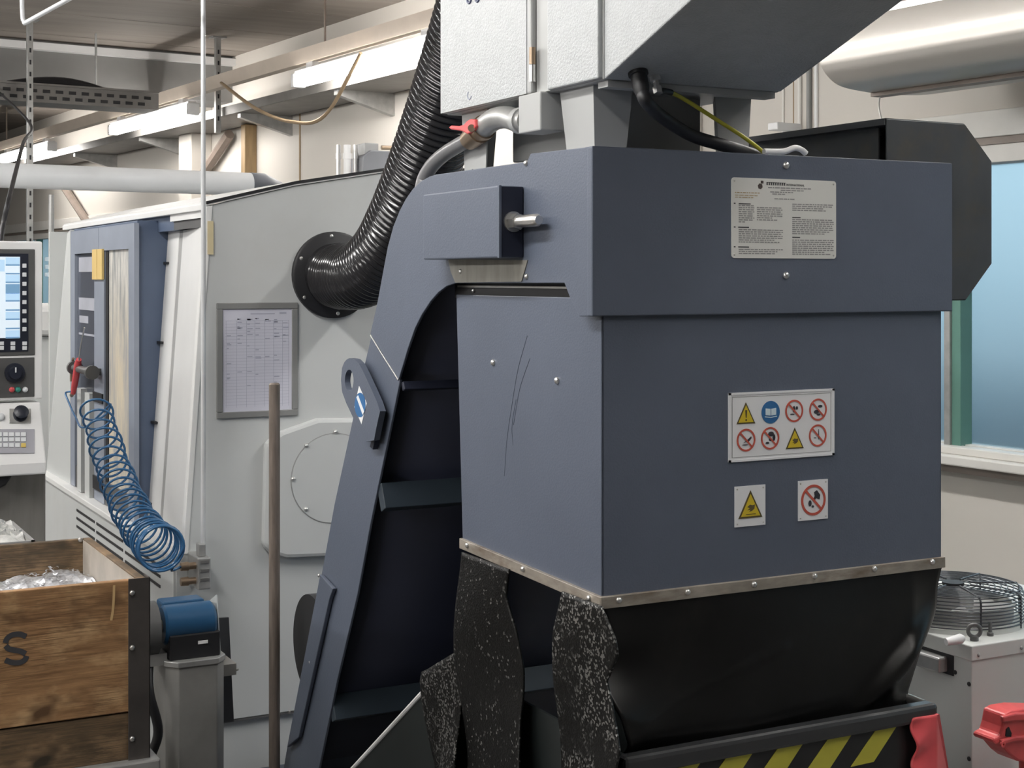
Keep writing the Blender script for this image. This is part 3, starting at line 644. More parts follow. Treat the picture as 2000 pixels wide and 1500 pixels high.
def bars(m, lst, name='print'):
    q = B()
    for a, c, d, e in lst: q.box(x0 + a * W_, x0 + c * W_, YF - 0.0018, YF - 0.0015, z1 - e * H_, z1 - d * H_)
    return tag(q.build(name, m, plate), None, None, None, 'stuff')
def words(a, c, y, h):
    out = []; x = a
    while x < c - 0.01:
        l = random.uniform(0.012, 0.05); out.append((x, min(c, x + l), y, y + h)); x += l + 0.008
    return out
L = []
for a, c, r0, r1 in ((0.065, 0.21, 0.34, 0.545), (0.065, 0.48, 0.64, 0.80), (0.065, 0.48, 0.885, 0.96), (0.57, 0.975, 0.305, 0.40), (0.57, 0.975, 0.50, 0.68), (0.57, 0.975, 0.76, 0.96), (0.235, 0.475, 0.36, 0.53)):
    y = r0
    while y < r1: L += words(a, c - (random.random() * 0.1 if y + 0.05 > r1 else 0), y, 0.013); y += 0.0255
bars(GINK, L)
bars(INK, [(0.065, 0.175, 0.318, 0.332), (0.06, 0.16, 0.61, 0.624), (0.06, 0.16, 0.855, 0.869), (0.57, 0.65, 0.475, 0.488), (0.57, 0.645, 0.725, 0.738), (0.02, 0.035, 0.315, 0.33), (0.02, 0.035, 0.608, 0.623), (0.02, 0.035, 0.853, 0.868)])
bars(BROWNINK, words(0.03, 0.26, 0.18, 0.012) + words(0.03, 0.24, 0.215, 0.010) + words(0.03, 0.2, 0.24, 0.010))
bars(GINK, words(0.34, 0.76, 0.105, 0.014) + words(0.46, 0.68, 0.135, 0.012) + words(0.36, 0.58, 0.16, 0.012) + words(0.38, 0.5, 0.185, 0.012) + words(0.4, 0.6, 0.245, 0.012))
L = []; x = 0.325
while x < 0.49: L.append((x, x + 0.011, 0.045, 0.082)); L.append((x, x + 0.017, 0.045, 0.052)); x += 0.0205
bars(INK, L)
text('INTERNATIONAL', 0.0053, INK, plate, (x0 + 0.60 * W_, YF - 0.0019, z1 - 0.072 * H_), 'print', depth=0.0001)
B().cyl((x0 + 0.265 * W_, YF - 0.0019, z1 - 0.10 * H_), (x0 + 0.265 * W_, YF - 0.0014, z1 - 0.10 * H_), 0.0055, n=6).box(x0 + 0.27 * W_, x0 + 0.295 * W_, YF - 0.0019, YF - 0.0014, z1 - 0.065 * H_, z1 - 0.03 * H_).build('plate_logo', mat('logo_brown', (0.06, 0.045, 0.04), 0.5), plate)

YS = YC - 0.002
def pic_tri(par, c, r, sym):
    p = lambda s, dy: [(c.x + s * r * math.sin(a), c.y - dy, c.z - r * 0.12 + s * r * math.cos(a) * 1.08) for a in (0, 2 * math.pi / 3, -2 * math.pi / 3)]
    b = B(); b.prism(p(1.16, 0.0006), (0, 0.0006, 0)); b.k = 1; b.prism(p(0.93, 0.0011), (0, 0.0005, 0)); b.k = 0
    Y = c.y - 0.0016
    if sym == '!':
        b.prism([(c.x - 0.1 * r, Y, c.z + 0.45 * r), (c.x + 0.1 * r, Y, c.z + 0.45 * r), (c.x + 0.04 * r, Y, c.z - 0.22 * r), (c.x - 0.04 * r, Y, c.z - 0.22 * r)], (0, 0.0005, 0)).cyl((c.x, Y, c.z - 0.42 * r), (c.x, Y + 0.0005, c.z - 0.42 * r), 0.09 * r, n=10)
    else:
        b.prism([(c.x + dx_ * r, Y, c.z + dz_ * r) for dx_, dz_ in ((-0.30, 0.02), (-0.05, 0.18), (0.12, 0.12), (0.34, 0.16), (0.30, -0.12), (0.10, -0.26), (-0.12, -0.32), (-0.02, -0.18), (-0.28, -0.20), (-0.08, -0.08))], (0, 0.0005, 0))
        if sym == 'hand2': b.box(c.x - 0.40 * r, c.x + 0.42 * r, Y, Y + 0.0005, c.z - 0.50 * r, c.z - 0.46 * r)
    return b.build('warning_triangle', [mat('sign_dark_border', (0.10, 0.075, 0.03), 0.4), SIGNY], par)
def pic_no(par, c, r, syms):
    b = B(); Y = c.y - 0.0012
    b.annulus((c.x, c.y - 0.0008, c.z), (0, 1, 0), r * 0.84, r, 0.0008, 36)
    d = 0.60 * r; w2 = 0.055 * r
    b.prism([(c.x - d - w2, Y, c.z + d - w2), (c.x - d + w2, Y, c.z + d + w2), (c.x + d + w2, Y, c.z - d + w2), (c.x + d - w2, Y, c.z - d - w2)], (0, 0.0006, 0)); b.k = 1
    for poly in syms: b.prism([(c.x + x * r, c.y - 0.0006, c.z + z_ * r) for x, z_ in poly], (0, 0.0006, 0))
    return b.build('prohibition_sign', [SIGNR, mat('symbol_dark', (0.03, 0.03, 0.04), 0.5)], par)
def blob(cx, cz, rx, rz, n=10): return [(cx + rx * math.cos(2 * math.pi * k / n), cz + rz * math.sin(2 * math.pi * k / n)) for k in range(n)]
def pic_book(par, c, r):
    b = B().cyl((c.x, c.y - 0.0007, c.z), (c.x, c.y, c.z), r, n=36); b.k = 1; Y = c.y - 0.0012
    for s in (-1, 1): b.prism([(c.x + s * 0.04 * r, Y, c.z + 0.30 * r), (c.x + s * 0.58 * r, Y, c.z + 0.36 * r), (c.x + s * 0.58 * r, Y, c.z - 0.24 * r), (c.x + s * 0.04 * r, Y, c.z - 0.30 * r)], (0, 0.0006, 0))
    b.prism([(c.x - 0.66 * r, Y, c.z - 0.34 * r), (c.x, Y, c.z - 0.42 * r), (c.x + 0.66 * r, Y, c.z - 0.34 * r), (c.x + 0.66 * r, Y, c.z - 0.42 * r), (c.x, Y, c.z - 0.50 * r), (c.x - 0.66 * r, Y, c.z - 0.42 * r)], (0, 0.0006, 0))
    return b.build('read_manual_sign', [SIGNB, mat('sign_pale_blue', (0.70, 0.82, 0.88), 0.4)], par)
a, c_, d_, e_ = onY(1423, 767, YS), onY(1629, 759.5, YS), onY(1629, 889, YS), onY(1423, 903, YS)
zT, zB = (a.z + c_.z) / 2, (d_.z + e_.z) / 2
sg = plabel(B().box(a.x, c_.x, YS, YC, zB, zT).build('safety_sign', mat('sign_white', (0.84, 0.85, 0.87), 0.35, var=0.02), conv), 'white sign with eight safety pictograms')
fr = B(); fr.box(a.x, c_.x, YS - 0.0012, YS, zT - 0.004, zT).box(a.x, c_.x, YS - 0.0012, YS, zB, zB + 0.004).box(a.x, a.x + 0.005, YS - 0.0012, YS, zB, zT).box(c_.x - 0.005, c_.x, YS - 0.0012, YS, zB, zT)
fr.build('sign_frame', MATS['sign_white'], sg)
ln = B(); i_ = 0.0075; ln.box(a.x + i_, c_.x - i_, YS - 0.0003, YS, zT - i_ - 0.0008, zT - i_).box(a.x + i_, c_.x - i_, YS - 0.0003, YS, zB + i_, zB + i_ + 0.0008).box(a.x + i_, a.x + i_ + 0.0008, YS - 0.0003, YS, zB + i_, zT - i_).box(c_.x - i_ - 0.0008, c_.x - i_, YS - 0.0003, YS, zB + i_, zT - i_)
ln.build('sign_border', GINK, sg)
P_ = lambda u, v: onY(u, v, YS - 0.0002)
rr = 0.0205
pic_tri(sg, P_(1456.6, 811), rr, '!'); pic_book(sg, P_(1505, 805), rr)
pic_no(sg, P_(1551, 802.5), rr, [blob(-0.02, 0.15, 0.13, 0.3), blob(0.3, 0.25, 0.12, 0.16), blob(-0.2, -0.3, 0.25, 0.06)])
pic_no(sg, P_(1597.6, 800), rr, [blob(-0.2, -0.2, 0.28, 0.18), blob(0.05, -0.45, 0.2, 0.1), blob(0.25, 0.3, 0.25, 0.12)])
pic_no(sg, P_(1457, 859.5), rr, [[(-0.3, -0.25), (0.05, -0.05), (0.55, 0.3), (0.6, 0.15), (0.2, -0.25), (0.05, -0.15)], blob(-0.1, -0.42, 0.35, 0.05)])
pic_no(sg, P_(1504, 856), rr, [blob(0.1, 0.38, 0.32, 0.22), blob(0.42, 0.05, 0.15, 0.3), blob(-0.3, -0.4, 0.2, 0.1), blob(0.0, -0.1, 0.12, 0.15)])
pic_tri(sg, P_(1552, 860), rr, 'hand'); pic_no(sg, P_(1597, 850.5), rr, [blob(0.1, 0.1, 0.04, 0.5), blob(-0.3, -0.2, 0.15, 0.04)])
def small_sign(u0, v0, u1, v1, lab):
    a, b_ = onY(u0, v0, YS), onY(u1, v1, YS)
    s = plabel(B().box(a.x, b_.x, YS, YC, b_.z, a.z).build('safety_sign', MATS['sign_white'], conv), lab)
    for x in (a.x + 0.005, b_.x - 0.005):
        for z_ in (a.z - 0.005, b_.z + 0.005): B().dome((x, YS, z_), (0, -1, 0), 0.0016, 0.0012, 8).build('rivet', STEEL, s)
    return s, Vector(((a.x + b_.x) / 2, YS - 0.0002, (a.z + b_.z) / 2))
s1, c1 = small_sign(1435.5, 951, 1495, 1024.5, 'small white sign with a yellow crushing warning triangle'); pic_tri(s1, c1 + Vector((0, 0, -0.002)), 0.0265, 'hand2')
s2, c2 = small_sign(1559.5, 940, 1617, 1012.5, 'small white sign with a red do not reach in circle')
pic_no(s2, c2, 0.0285, [[(0.05, 0.5), (0.28, 0.62), (0.55, 0.3), (0.5, 0.0), (0.2, 0.1), (0.1, -0.05), (-0.05, 0.0), (0.1, 0.25)], blob(-0.28, -0.2, 0.13, 0.2), blob(-0.05, -0.42, 0.1, 0.08)])

# ================================================================== grey cabinet on top of the conveyor
XB, XB2, ZB_ = 1.40, 1.80, 1.910
cab = thing('filter_cabinet', (1.6, 2.6, 1.768), 'light grey sheet metal cabinet on tapered legs above the conveyor', 'cabinet')
B().box(XB, XB2, 2.305, 2.974, ZB_, 2.75).build('body', CABP, cab, bevel=0.003)
B().prism([(XB, 2.302, ZB_), (XB, 1.72, ZB_ + 0.582 * 0.357), (XB, 1.72, 2.75), (XB, 2.302, 2.75)], (XB2 - XB, 0, 0)).build('front_hood', CAB, cab, bevel=0.003)
B().box(XB + 0.01, XB2 - 0.01, 2.306, 2.34, ZB_ - 0.012, ZB_).build('bottom_lip', CABP, cab)
dr = B().box(1.386, 1.402, 2.556, 2.974, 1.912, 2.74).build('door', CABP, cab, bevel=0.004)
B().box(1.3845, 1.388, 2.572, 2.972, 1.913, 2.738).build('door_skin', CAB, dr)
B().box(1.390, 1.402, 2.308, 2.498, 1.912, 2.74).build('side_panel', CAB, cab, bevel=0.003)
B().box(1.3975, 1.401, 2.498, 2.553, 1.912, 2.74).build('hinge_strip', CABP, cab)
B().box(1.398, 1.402, 2.5535, 2.5555, 1.912, 2.74).build('door_gap', BLACK, cab)
hg = onX(1057, 127, 1.384); D = 2.9
for va, vb in ((93, 126), (127, 160)):
    za, zb_ = H + (HZ - va) * D / F, H + (HZ - vb) * D / F
    B().cyl((1.384, 2.546, zb_), (1.384, 2.546, za), 0.0065, n=16).build('hinge', BRASS if va == 93 else ZINC, cab, smooth=40)
lg = B()
for u, v in ((917, -3), (933, -6)): lg.torus(onX(u, v, 1.3842), (1, 0, 0), 0.0095, 0.0032, 20, 6)
lg.build('logo_mark', mat('logo_blue', (0.05, 0.06, 0.12), 0.4), dr)
B().torus(onX(917, 186, 1.3842), (1, 0, 0), 0.009, 0.0013, 20, 6, 2.6, 6.6).build('ce_mark', mat('logo_pale', (0.33, 0.36, 0.45), 0.4), dr)
def cleg(cx, cy, sx, sy):
    b = B(); z0_, z1_ = 1.768, ZB_ + 0.002
    b.loft([(cx, cy, z0_), (cx, cy + sy * 0.10, z0_), (cx + sx * 0.003, cy + sy * 0.10, z0_), (cx + sx * 0.003, cy + sy * 0.003, z0_), (cx + sx * 0.066, cy + sy * 0.003, z0_), (cx + sx * 0.066, cy, z0_)],
           [(cx - sx * 0.006, cy - sy * 0.004, z1_), (cx - sx * 0.006, cy + sy * 0.122, z1_), (cx - sx * 0.003, cy + sy * 0.122, z1_), (cx - sx * 0.003, cy - sy * 0.001, z1_), (cx + sx * 0.082, cy - sy * 0.001, z1_), (cx + sx * 0.082, cy - sy * 0.004, z1_)])
    return b.build('leg', CABP, cab)
cleg(1.424, 2.375, 1, 1); cleg(1.424, 2.93, 1, -1); cleg(1.776, 2.375, -1, 1); cleg(1.776, 2.93, -1, -1)
B().box(1.50, 1.73, 2.47, 2.85, 1.80, ZB_ + 0.002).build('outlet_trough', CABP, cab, bevel=0.003)
for y in (2.40, 2.90): B().box(1.42, 1.78, y - 0.012, y + 0.012, 1.768, 1.786).build('base_rail', CABP, cab)
for x in (1.44, 1.77): B().box(x - 0.012, x + 0.012, 2.40, 2.90, 1.768, 1.786).build('base_rail', CABP, cab)
B().box(1.385, 1.442, 2.516, 2.607, 1.836, ZB_ + 0.002).build('outlet_box', CABP, cab, bevel=0.003)
el = catmull([onX(1030, 236, 1.405), onX(1012, 236, 1.405), onX(990, 229, 1.405), onX(968, 232, 1.405), onX(950, 244, 1.405), onX(942, 252, 1.405)], 6)
B().tube(el, 0.0235, 20).build('pipe_elbow', GALV, cab, smooth=50)
B().tube([onX(1022, 236, 1.405), onX(1014, 236, 1.405)], 0.027, 20).build('pipe_collar', CABP, cab, smooth=40)
va_, vb_ = onX(946, 248, 1.405), onX(916, 274, 1.405)
B().tube([va_, va_.lerp(vb_, 0.15), va_.lerp(vb_, 0.16), va_.lerp(vb_, 0.3), va_.lerp(vb_, 0.31), vb_], [0.027, 0.027, 0.024, 0.024, 0.027, 0.022], 18).build('ball_valve', BRASS, cab, smooth=40)
hd = [(927, 233), (918, 232), (911, 236), (905, 243), (895, 246), (880, 245), (875, 249), (880, 253), (895, 255), (903, 257), (912, 262), (921, 258), (929, 247)]
B().prism(px(hd, 1.376), (0.012, 0, 0)).build('valve_handle', DRED, cab, bevel=0.003)
B().cyl(onX(921, 250, 1.372), onX(923, 254, 1.40), 0.008, n=12).build('handle_nut', BRASS, cab)
# cable gland and earthing bolt on the sloping underside
def on_slope(u, v):
    d = ray(u, v); n = Vector((0, 0.357, 1)); p0 = Vector((0, 2.302, ZB_)); o = Vector((0, 0, H))
    return o + d * ((p0 - o).dot(n) / d.dot(n))
dn = Vector((0, -0.357, -1)).normalized()
g0 = on_slope(1246, 141)
B().tube([g0 + dn * -0.002, g0 + dn * 0.006, g0 + dn * 0.007, g0 + dn * 0.03, g0 + dn * 0.045], [0.0185, 0.0185, 0.0155, 0.0155, 0.0125], 18).build('cable_gland', BLACK, cab, smooth=40)
g1 = on_slope(1279, 150)
B().tube([g1 + dn * -0.002, g1 + dn * 0.01, g1 + dn * 0.011, g1 + dn * 0.02, g1 + dn * 0.021, g1 + dn * 0.034], [0.011, 0.011, 0.006, 0.006, 0.009, 0.009], 6).build('earth_bolt', ZINC, cab)
pts = [g0 + dn * 0.04, g0 + dn * 0.06 + Vector((0.006, 0, 0)), onY(1290, 226, g0.y + 0.03), onY(1350, 264, g0.y + 0.05), onY(1420, 286, g0.y + 0.05), onY(1490, 296, g0.y + 0.06)]
pts[-2].z = max(pts[-2].z, 1.786); pts[-1].z = 1.783
tag(B().tube(catmull(pts, 8), 0.0125, 14).build('power_cable', BLACK, smooth=50), 'thick black cable curving from cabinet gland to conveyor head', 'cable')
pts = [g1 + dn * 0.030, onY(1305, 179, g1.y + 0.02), onY(1335, 193, g1.y + 0.03), onY(1400, 234, g1.y + 0.03), onY(1460, 273, g1.y + 0.03), onY(1510, 296, g1.y + 0.03)]
pts[-1].z = 1.778
cp = catmull(pts, 8)
ew = tag(B().tube(cp, 0.004, 8).build('earth_wire', YG, smooth=50), 'thin yellow earthing wire beside the thick black cable', 'wire')
B().tube(cp[2:11], 0.006, 8).build('wire_sleeve', BLACK, ew, smooth=50)
pts = [onY(u, v, 2.30) for u, v in ((1492, 296), (1530, 296), (1552, 289), (1566, 293), (1574, 300))]
for p in pts: p.z = max(p.z, 1.778)
tag(B().tube(catmull(pts, 6), 0.006, 8).build('sensor_cable', WHITE, smooth=50), 'short white cable on top of the conveyor head', 'cable')
# coolant hose from the valve down behind the conveyor
pts = [onX(920, 270, 1.405), onX(895, 284, 1.405), onX(868, 301, 1.40), onX(845, 322, 1.395), onX(829, 348, 1.39), onX(821, 378, 1.385), Vector((1.385, 3.17, 1.62)), Vector((1.38, 3.20, 1.40)), Vector((1.37, 3.19, 1.32))]
tag(B().tube(catmull(pts, 8), 0.0165, 16).build('coolant_hose', mat('grey_hose', (0.16, 0.16, 0.165), 0.3), smooth=50), 'grey hose curving from the red handled valve behind the conveyor', 'hose')

# ================================================================== black corrugated exhaust hose
hb = thing('corrugated_hose', (1.617, 4.25, 1.42), 'glossy black corrugated hose bending up from the lathe end', 'hose')
axis = catmull([(1.617, 4.26, 1.558), (1.618, 4.14, 1.553), (1.622, 4.0, 1.565), (1.632, 3.86, 1.63), (1.642, 3.72, 1.76), (1.648, 3.58, 1.92), (1.65, 3.42, 2.12), (1.64, 3.24, 2.33), (1.61, 3.08, 2.46), (1.60, 2.96, 2.50)], 24)
acc = [0.0]
for p, q in zip(axis, axis[1:]): acc.append(acc[-1] + (q - p).length)
Ltot = acc[-1]; npt = int(Ltot / 0.0030); path = []; rad = []; k = 0
for i in range(npt + 1):
    s_ = Ltot * i / npt
    while k < len(acc) - 2 and acc[k + 1] < s_: k += 1
    path.append(axis[k].lerp(axis[k + 1], (s_ - acc[k]) / max(1e-9, acc[k + 1] - acc[k])))
    rad.append(0.096 + (0.0042 if s_ > 0.06 else 0.0012) * math.sin(2 * math.pi * s_ / 0.0185) * 1.0)
B().tube(path, rad, 40).build('hose', HOSE, hb, smooth=80)
ring = B().tube([(1.617, 4.252, 1.558), (1.617, 4.236, 1.558), (1.617, 4.232, 1.558)], [0.132, 0.132, 0.125], 48).build('flange_ring', BLACK, hb, smooth=40)
for k in range(6):
    a = math.radians(35 + 60 * k); B().dome((1.617 + 0.118 * math.cos(a), 4.234, 1.558 + 0.118 * math.sin(a)), (0, -1, 0), 0.006, 0.005, 8).build('screw', ZINC, ring)
# ================================================================== CNC lathe
YE, YL, XD = 4.25, 6.35, 1.155
lathe = thing('cnc_lathe', (1.7, 5.3, 0), 'large light grey and blue machining lathe behind the conveyor', 'lathe')
prof = [(1.159, 0.745), (1.227, 1.760), (1.495, 1.826), (1.80, 1.878), (2.55, 1.895), (2.60, 1.25), (2.60, 0.245), (1.135, 0.245), (1.135, 0.70)]
B().prism([(x, YE, z) for x, z in prof], (0, 0.02, 0)).build('end_panel', LGREY, lathe, bevel=0.002)
B().box(1.15, 2.58, YE + 0.012, YL, 0, 0.243).build('base', LGREY, lathe)
B().prism([(x, YE - 0.004, z) for x, z in ((1.153, 0.745), (1.170, 0.745), (1.243, 1.763), (1.222, 1.758))], (0, 0.028, 0)).build('corner_strip', LWHITE, lathe, bevel=0.003)
rp = [(1.222, 1.760), (1.495, 1.827), (1.80, 1.879), (2.55, 1.897)]
B().prism([(x, YE - 0.006, z) for x, z in rp] + [(x, YE - 0.006, z + 0.013) for x, z in rp[::-1]], (0, YL - YE + 0.012, 0)).build('roof', LWHITE, lathe)
ed = B()
for (x1, z1), (x2, z2) in zip(rp, rp[1:]): ed.prism([(x1, YE - 0.008, z1 + 0.004), (x2, YE - 0.008, z2 + 0.004), (x2, YE - 0.008, z2 + 0.013), (x1, YE - 0.008, z1 + 0.013)], (0, 0.004, 0))
ed.build('roof_seal', BLACK, lathe)
B().box(1.216, 1.235, YE, YL, 1.748, 1.766).build('roof_front_trim', LWHITE, lathe, bevel=0.002)
def leanq(pts, Ys, thx=0.03, name='front_panel', m=LGREY):
    q = [onY(u, v, Y) for (u, v), Y in zip(pts, Ys)]
    return B().prism(q, (thx, 0, 0)).build(name, m, lathe, bevel=0.002)
leanq([(360, 1100), (404, 409), (358, 432), (314, 1062)], [4.252, 4.252, 4.68, 4.68], name='column_panel', m=LWHITE)
leanq([(309, 1058), (351, 440), (329, 446), (286, 1045)], [4.70, 4.70, 4.86, 4.86], name='column_strip', m=LWHITE)
leanq([(318, 1062), (361, 434), (351, 438), (308, 1058)], [4.665, 4.665, 4.715, 4.715], -0.002, name='column_groove', m=GREY)
for v, u in ((514, 323), (669, 310), (825, 298), (983, 288)):
    p = onY(u + 3, v, 4.84); B().box(p.x - 0.006, p.x + 0.01, 4.815, 4.862, p.z - 0.004, p.z + 0.004).build('strip_bolt', BLACK, lathe)
p0, p1 = onY(402, 421, 4.30), onY(354, 436, 4.66)
B().box(min(p0.x, p1.x) - 0.012, 1.30, 4.28, 4.66, 1.727, 1.748).build('column_cap', LWHITE, lathe)
B().box(1.232, 1.30, 4.28, 4.64, 1.700, 1.727).build('column_slot', PANEL, lathe)
dy = onY(411, 455, YE - 0.005)
B().box(dy.x - 0.009, dy.x + 0.009, YE - 0.0055, YE, onY(411, 497, YE).z, onY(411, 432, YE).z).build('yellow_sticker', mat('old_tape', (0.62, 0.53, 0.33), 0.6), lathe)
# interior walls of the column and ledge
B().box(1.32, 1.36, 4.26, 4.86, 0.745, 1.70).build('column_core', LGREY, lathe)
B().box(1.345, 2.50, 4.272, 6.32, 0.245, 1.74).build('machine_core', LGREY, lathe)
B().box(1.238, 1.40, 4.272, 6.33, 1.700, 1.764).build('roof_header', LBLUE, lathe)
B().box(1.118, 1.30, YE + 0.001, YL, 0.728, 0.748).build('apron_ledge', LWHITE, lathe, bevel=0.003)
ap = B().box(1.128, 1.15, YE + 0.003, YL, 0.24, 0.730).build('apron', LGREY, lathe)
for z in (0.682, 0.652, 0.622):
    for y0_, y1_ in ((4.40, 4.85), (4.88, 5.28), (5.31, 5.62)):
        B().box(1.1265, 1.13, y0_, y1_, z, z + 0.009).build('vent_slot', BLACK, ap)
B().prism([onY(90, 925, YL), onY(131, 456, YL), Vector((XD, 5.875, 1.735)), Vector((XD, 5.875, 0.745))], (0.03, 0, 0)).build('far_column', LGREY, lathe)
B().box(1.16, 2.55, YL - 0.02, YL, 0.24, 1.74).build('far_end_panel', LGREY, lathe)
# door
door = B().box(XD + 0.014, 1.345, 4.862, 5.872, 0.748, 1.737).build('door', LBLUE, lathe, bevel=0.002)
def yU(u, X=XD): return onX(u, 500, X).y
def dbox(u0, z0, u1, z1, xa, xb, name, m, par=door): return B().box(xa, xb, yU(u1), yU(u0), z0, z1).build(name, m, par)
zT_, zB_ = 1.728, 0.75
dbox(138, 1.640, 192, zT_, XD, XD + 0.016, 'door_frame', LSTEEL); dbox(192.6, 1.645, 262, zT_, XD, XD + 0.016, 'door_frame', LSTEEL)
dbox(138, zB_, 146, 1.640, XD, XD + 0.016, 'door_frame', LSTEEL); dbox(184, zB_, 203, 1.645, XD, XD + 0.016, 'door_frame', LSTEEL); dbox(251, zB_, 262, 1.645, XD, XD + 0.016, 'door_frame', LSTEEL)
dbox(203, zB_, 208, 1.640, XD + 0.006, XD + 0.016, 'door_gap', BLACK)
dbox(146, zB_, 184, 1.640, XD + 0.011, XD + 0.015, 'pane', DGLASS); dbox(208, zB_, 251, 1.645, XD + 0.009, XD + 0.015, 'pane', SCUFF)
dbox(146, zB_, 251, 0.83, XD + 0.003, XD + 0.014, 'door_bottom', PANEL)
for u0, v0, u1, v1 in ((149, 502, 182, 531), (149, 582, 184, 606), (150, 617, 167, 631), (149, 652, 183, 656)):
    z1 = onX((u0 + u1) / 2, v0, XD).z; z0 = onX((u0 + u1) / 2, v1, XD).z
    dbox(u0, z0, u1, z1, XD + 0.0095, XD + 0.011, 'sticker', mat('pale_sticker', (0.36, 0.37, 0.42), 0.5))
for u0, u1, va, vb in ((157, 164.5, 758, 958), (172, 181, 762, 968)):
    dbox(u0, onX(160, vb, XD).z, u1, onX(160, va, XD).z, XD - 0.012, XD + 0.012, 'guide_rod', LGREY)
for va, vb in ((766, 785), (930, 956)): dbox(184, onX(190, vb, XD).z, 202, onX(190, va, XD).z, XD - 0.006, XD + 0.004, 'recess', BLACK)
for u0, u1 in ((184, 193), (194, 203)): dbox(u0, onX(190, 546, XD).z, u1, onX(190, 487, XD).z, XD - 0.008, XD + 0.002, 'yellow_grip', YELH)
y0_, y1_ = yU(199), yU(163); zk = onX(180, 722, XD).z
B().cyl((XD - 0.035, y0_, zk), (XD - 0.035, y1_, zk), 0.014, n=14).cyl((XD - 0.035, y0_ - 0.012, zk), (XD - 0.035, y0_ + 0.012, zk), 0.025, n=18).cyl((XD - 0.035, y1_ - 0.012, zk), (XD - 0.035, y1_ + 0.012, zk), 0.025, n=18).box(XD - 0.035, XD + 0.004, y0_ + 0.01, y0_ + 0.04, zk - 0.012, zk + 0.012).build('door_handle', PANEL, door, smooth=40)
# raised round cover on the end
YR = YE - 0.035
pl = [onY(u, v, YR) for u, v in ((515, 1066), (520, 866), (551, 843), (622, 818), (720, 817), (725, 1084), (560, 1091), (530, 1082))]
cv = B().prism(pl, (0, 0.036, 0)).build('raised_cover', LGREY, lathe, bevel=0.012)
cc = onY(652, 934, YR); rcv = 0.137
B().annulus((cc.x, YR - 0.0008, cc.z), (0, 1, 0), rcv - 0.0022, rcv, 0.002, 64).build('disc_edge', GREY, cv)
B().cyl((cc.x, YR - 0.0025, cc.z), (cc.x, YR, cc.z), rcv - 0.003, n=64).build('round_disc', LGREY, cv)
for u, v in ((598, 870), (655, 843), (572, 935), (597, 994), (700, 870)):
    B().dome(onY(u, v, YR - 0.001), (0, -1, 0), 0.0065, 0.009, 10).build('screw', ZINC, cv, smooth=50)
B().box(1.136, 2.59, YE - 0.002, YE + 0.01, 0.238, 0.244).build('base_seam', PANEL, lathe)
# small motor and pipes standing on the lathe roof
mo = thing('coolant_motor', onY(735, 332, 4.9), 'grey motor block standing on the lathe roof', 'motor')
a, b_ = onY(709, 331, 4.9), onY(768, 298, 4.9)
B().prism([(a.x, 4.9, a.z - 0.02), (b_.x + 0.02, 4.9, a.z - 0.02), (b_.x + 0.02, 4.9, b_.z - 0.01), (b_.x, 4.9, b_.z + 0.005), (a.x + 0.03, 4.9, b_.z + 0.005), (a.x, 4.9, b_.z - 0.02)], (0, 0.12, 0)).build('motor_body', mat('motor_grey', (0.17, 0.175, 0.19), 0.5), mo, bevel=0.004)
a, b_ = onY(716, 300, 4.9), onY(744, 279, 4.9)
B().box(a.x, b_.x, 4.92, 5.0, a.z - 0.02, b_.z).build('terminal_box', GREY, mo, bevel=0.004)
a = onY(745, 288, 4.92); B().cyl(a, a + Vector((0.10, 0, 0)), 0.008, n=8).build('pipe_stub', BRASS, mo)
for u, wp, m, lab in ((661, 9, ZINC, 'thin silver pipe standing on the lathe roof'), (678, 14, WHITE, 'thick white pipe standing on the lathe roof'), (694, 10, ZINC, 'silver pipe next to the grey roof motor')):
    a = onY(u, 283, 4.95); D = 5.25
    tag(B().cyl((a.x, 4.95, 1.86), (a.x, 4.95, a.z), wp * D / F / 2, n=14).cyl((a.x, 4.95, a.z - 0.05), (a.x, 4.95, a.z - 0.03), wp * D / F / 2 * 1.25, n=14).build('roof_pipe', m, smooth=40), lab, 'pipe')
# framed sheet on the lathe end
df = thing('document_frame', (1.37, YE, 1.135), 'grey framed form sheet hanging on the lathe end', 'frame')
xa, xb = onY(422, 600, YE).x, onY(580.5, 600, YE).x; za, zb2 = 1.135, 1.475; fw = 0.0185; Yd = YE - 0.008
B().box(xa, xb, Yd, YE + 0.001, za, za + fw).box(xa, xb, Yd, YE + 0.001, zb2 - fw, zb2).box(xa, xa + fw, Yd, YE + 0.001, za + fw, zb2 - fw).box(xb - fw, xb, Yd, YE + 0.001, za + fw, zb2 - fw).build('frame', FRAMEG, df, bevel=0.002)
pg = B().box(xa + fw, xb - fw, YE - 0.0035, YE, za + fw, zb2 - fw).build('form_sheet', PAPER, df)
q = B(); pw, ph = xb - xa - 2 * fw, zb2 - za - 2 * fw
for k in range(28): zz = zb2 - fw - 0.035 - k * 0.0092; q.box(xa + fw + 0.008, xb - fw - 0.008, YE - 0.0038, YE - 0.0034, zz, zz + 0.0007)
for fx in (0.05, 0.2, 0.34, 0.46, 0.6, 0.73, 0.86, 0.95): q.box(xa + fw + fx * pw, xa + fw + fx * pw + 0.0008, YE - 0.0038, YE - 0.0034, za + fw + 0.012, zb2 - fw - 0.035)
for k in range(60):
    fx = random.choice((0.06, 0.21, 0.35, 0.47, 0.61, 0.74, 0.87)); zz = zb2 - fw - 0.03 - random.random() ** 2 * 0.2; q.box(xa + fw + fx * pw, xa + fw + fx * pw + random.uniform(0.005, 0.018), YE - 0.0039, YE - 0.0034, zz, zz + 0.003)
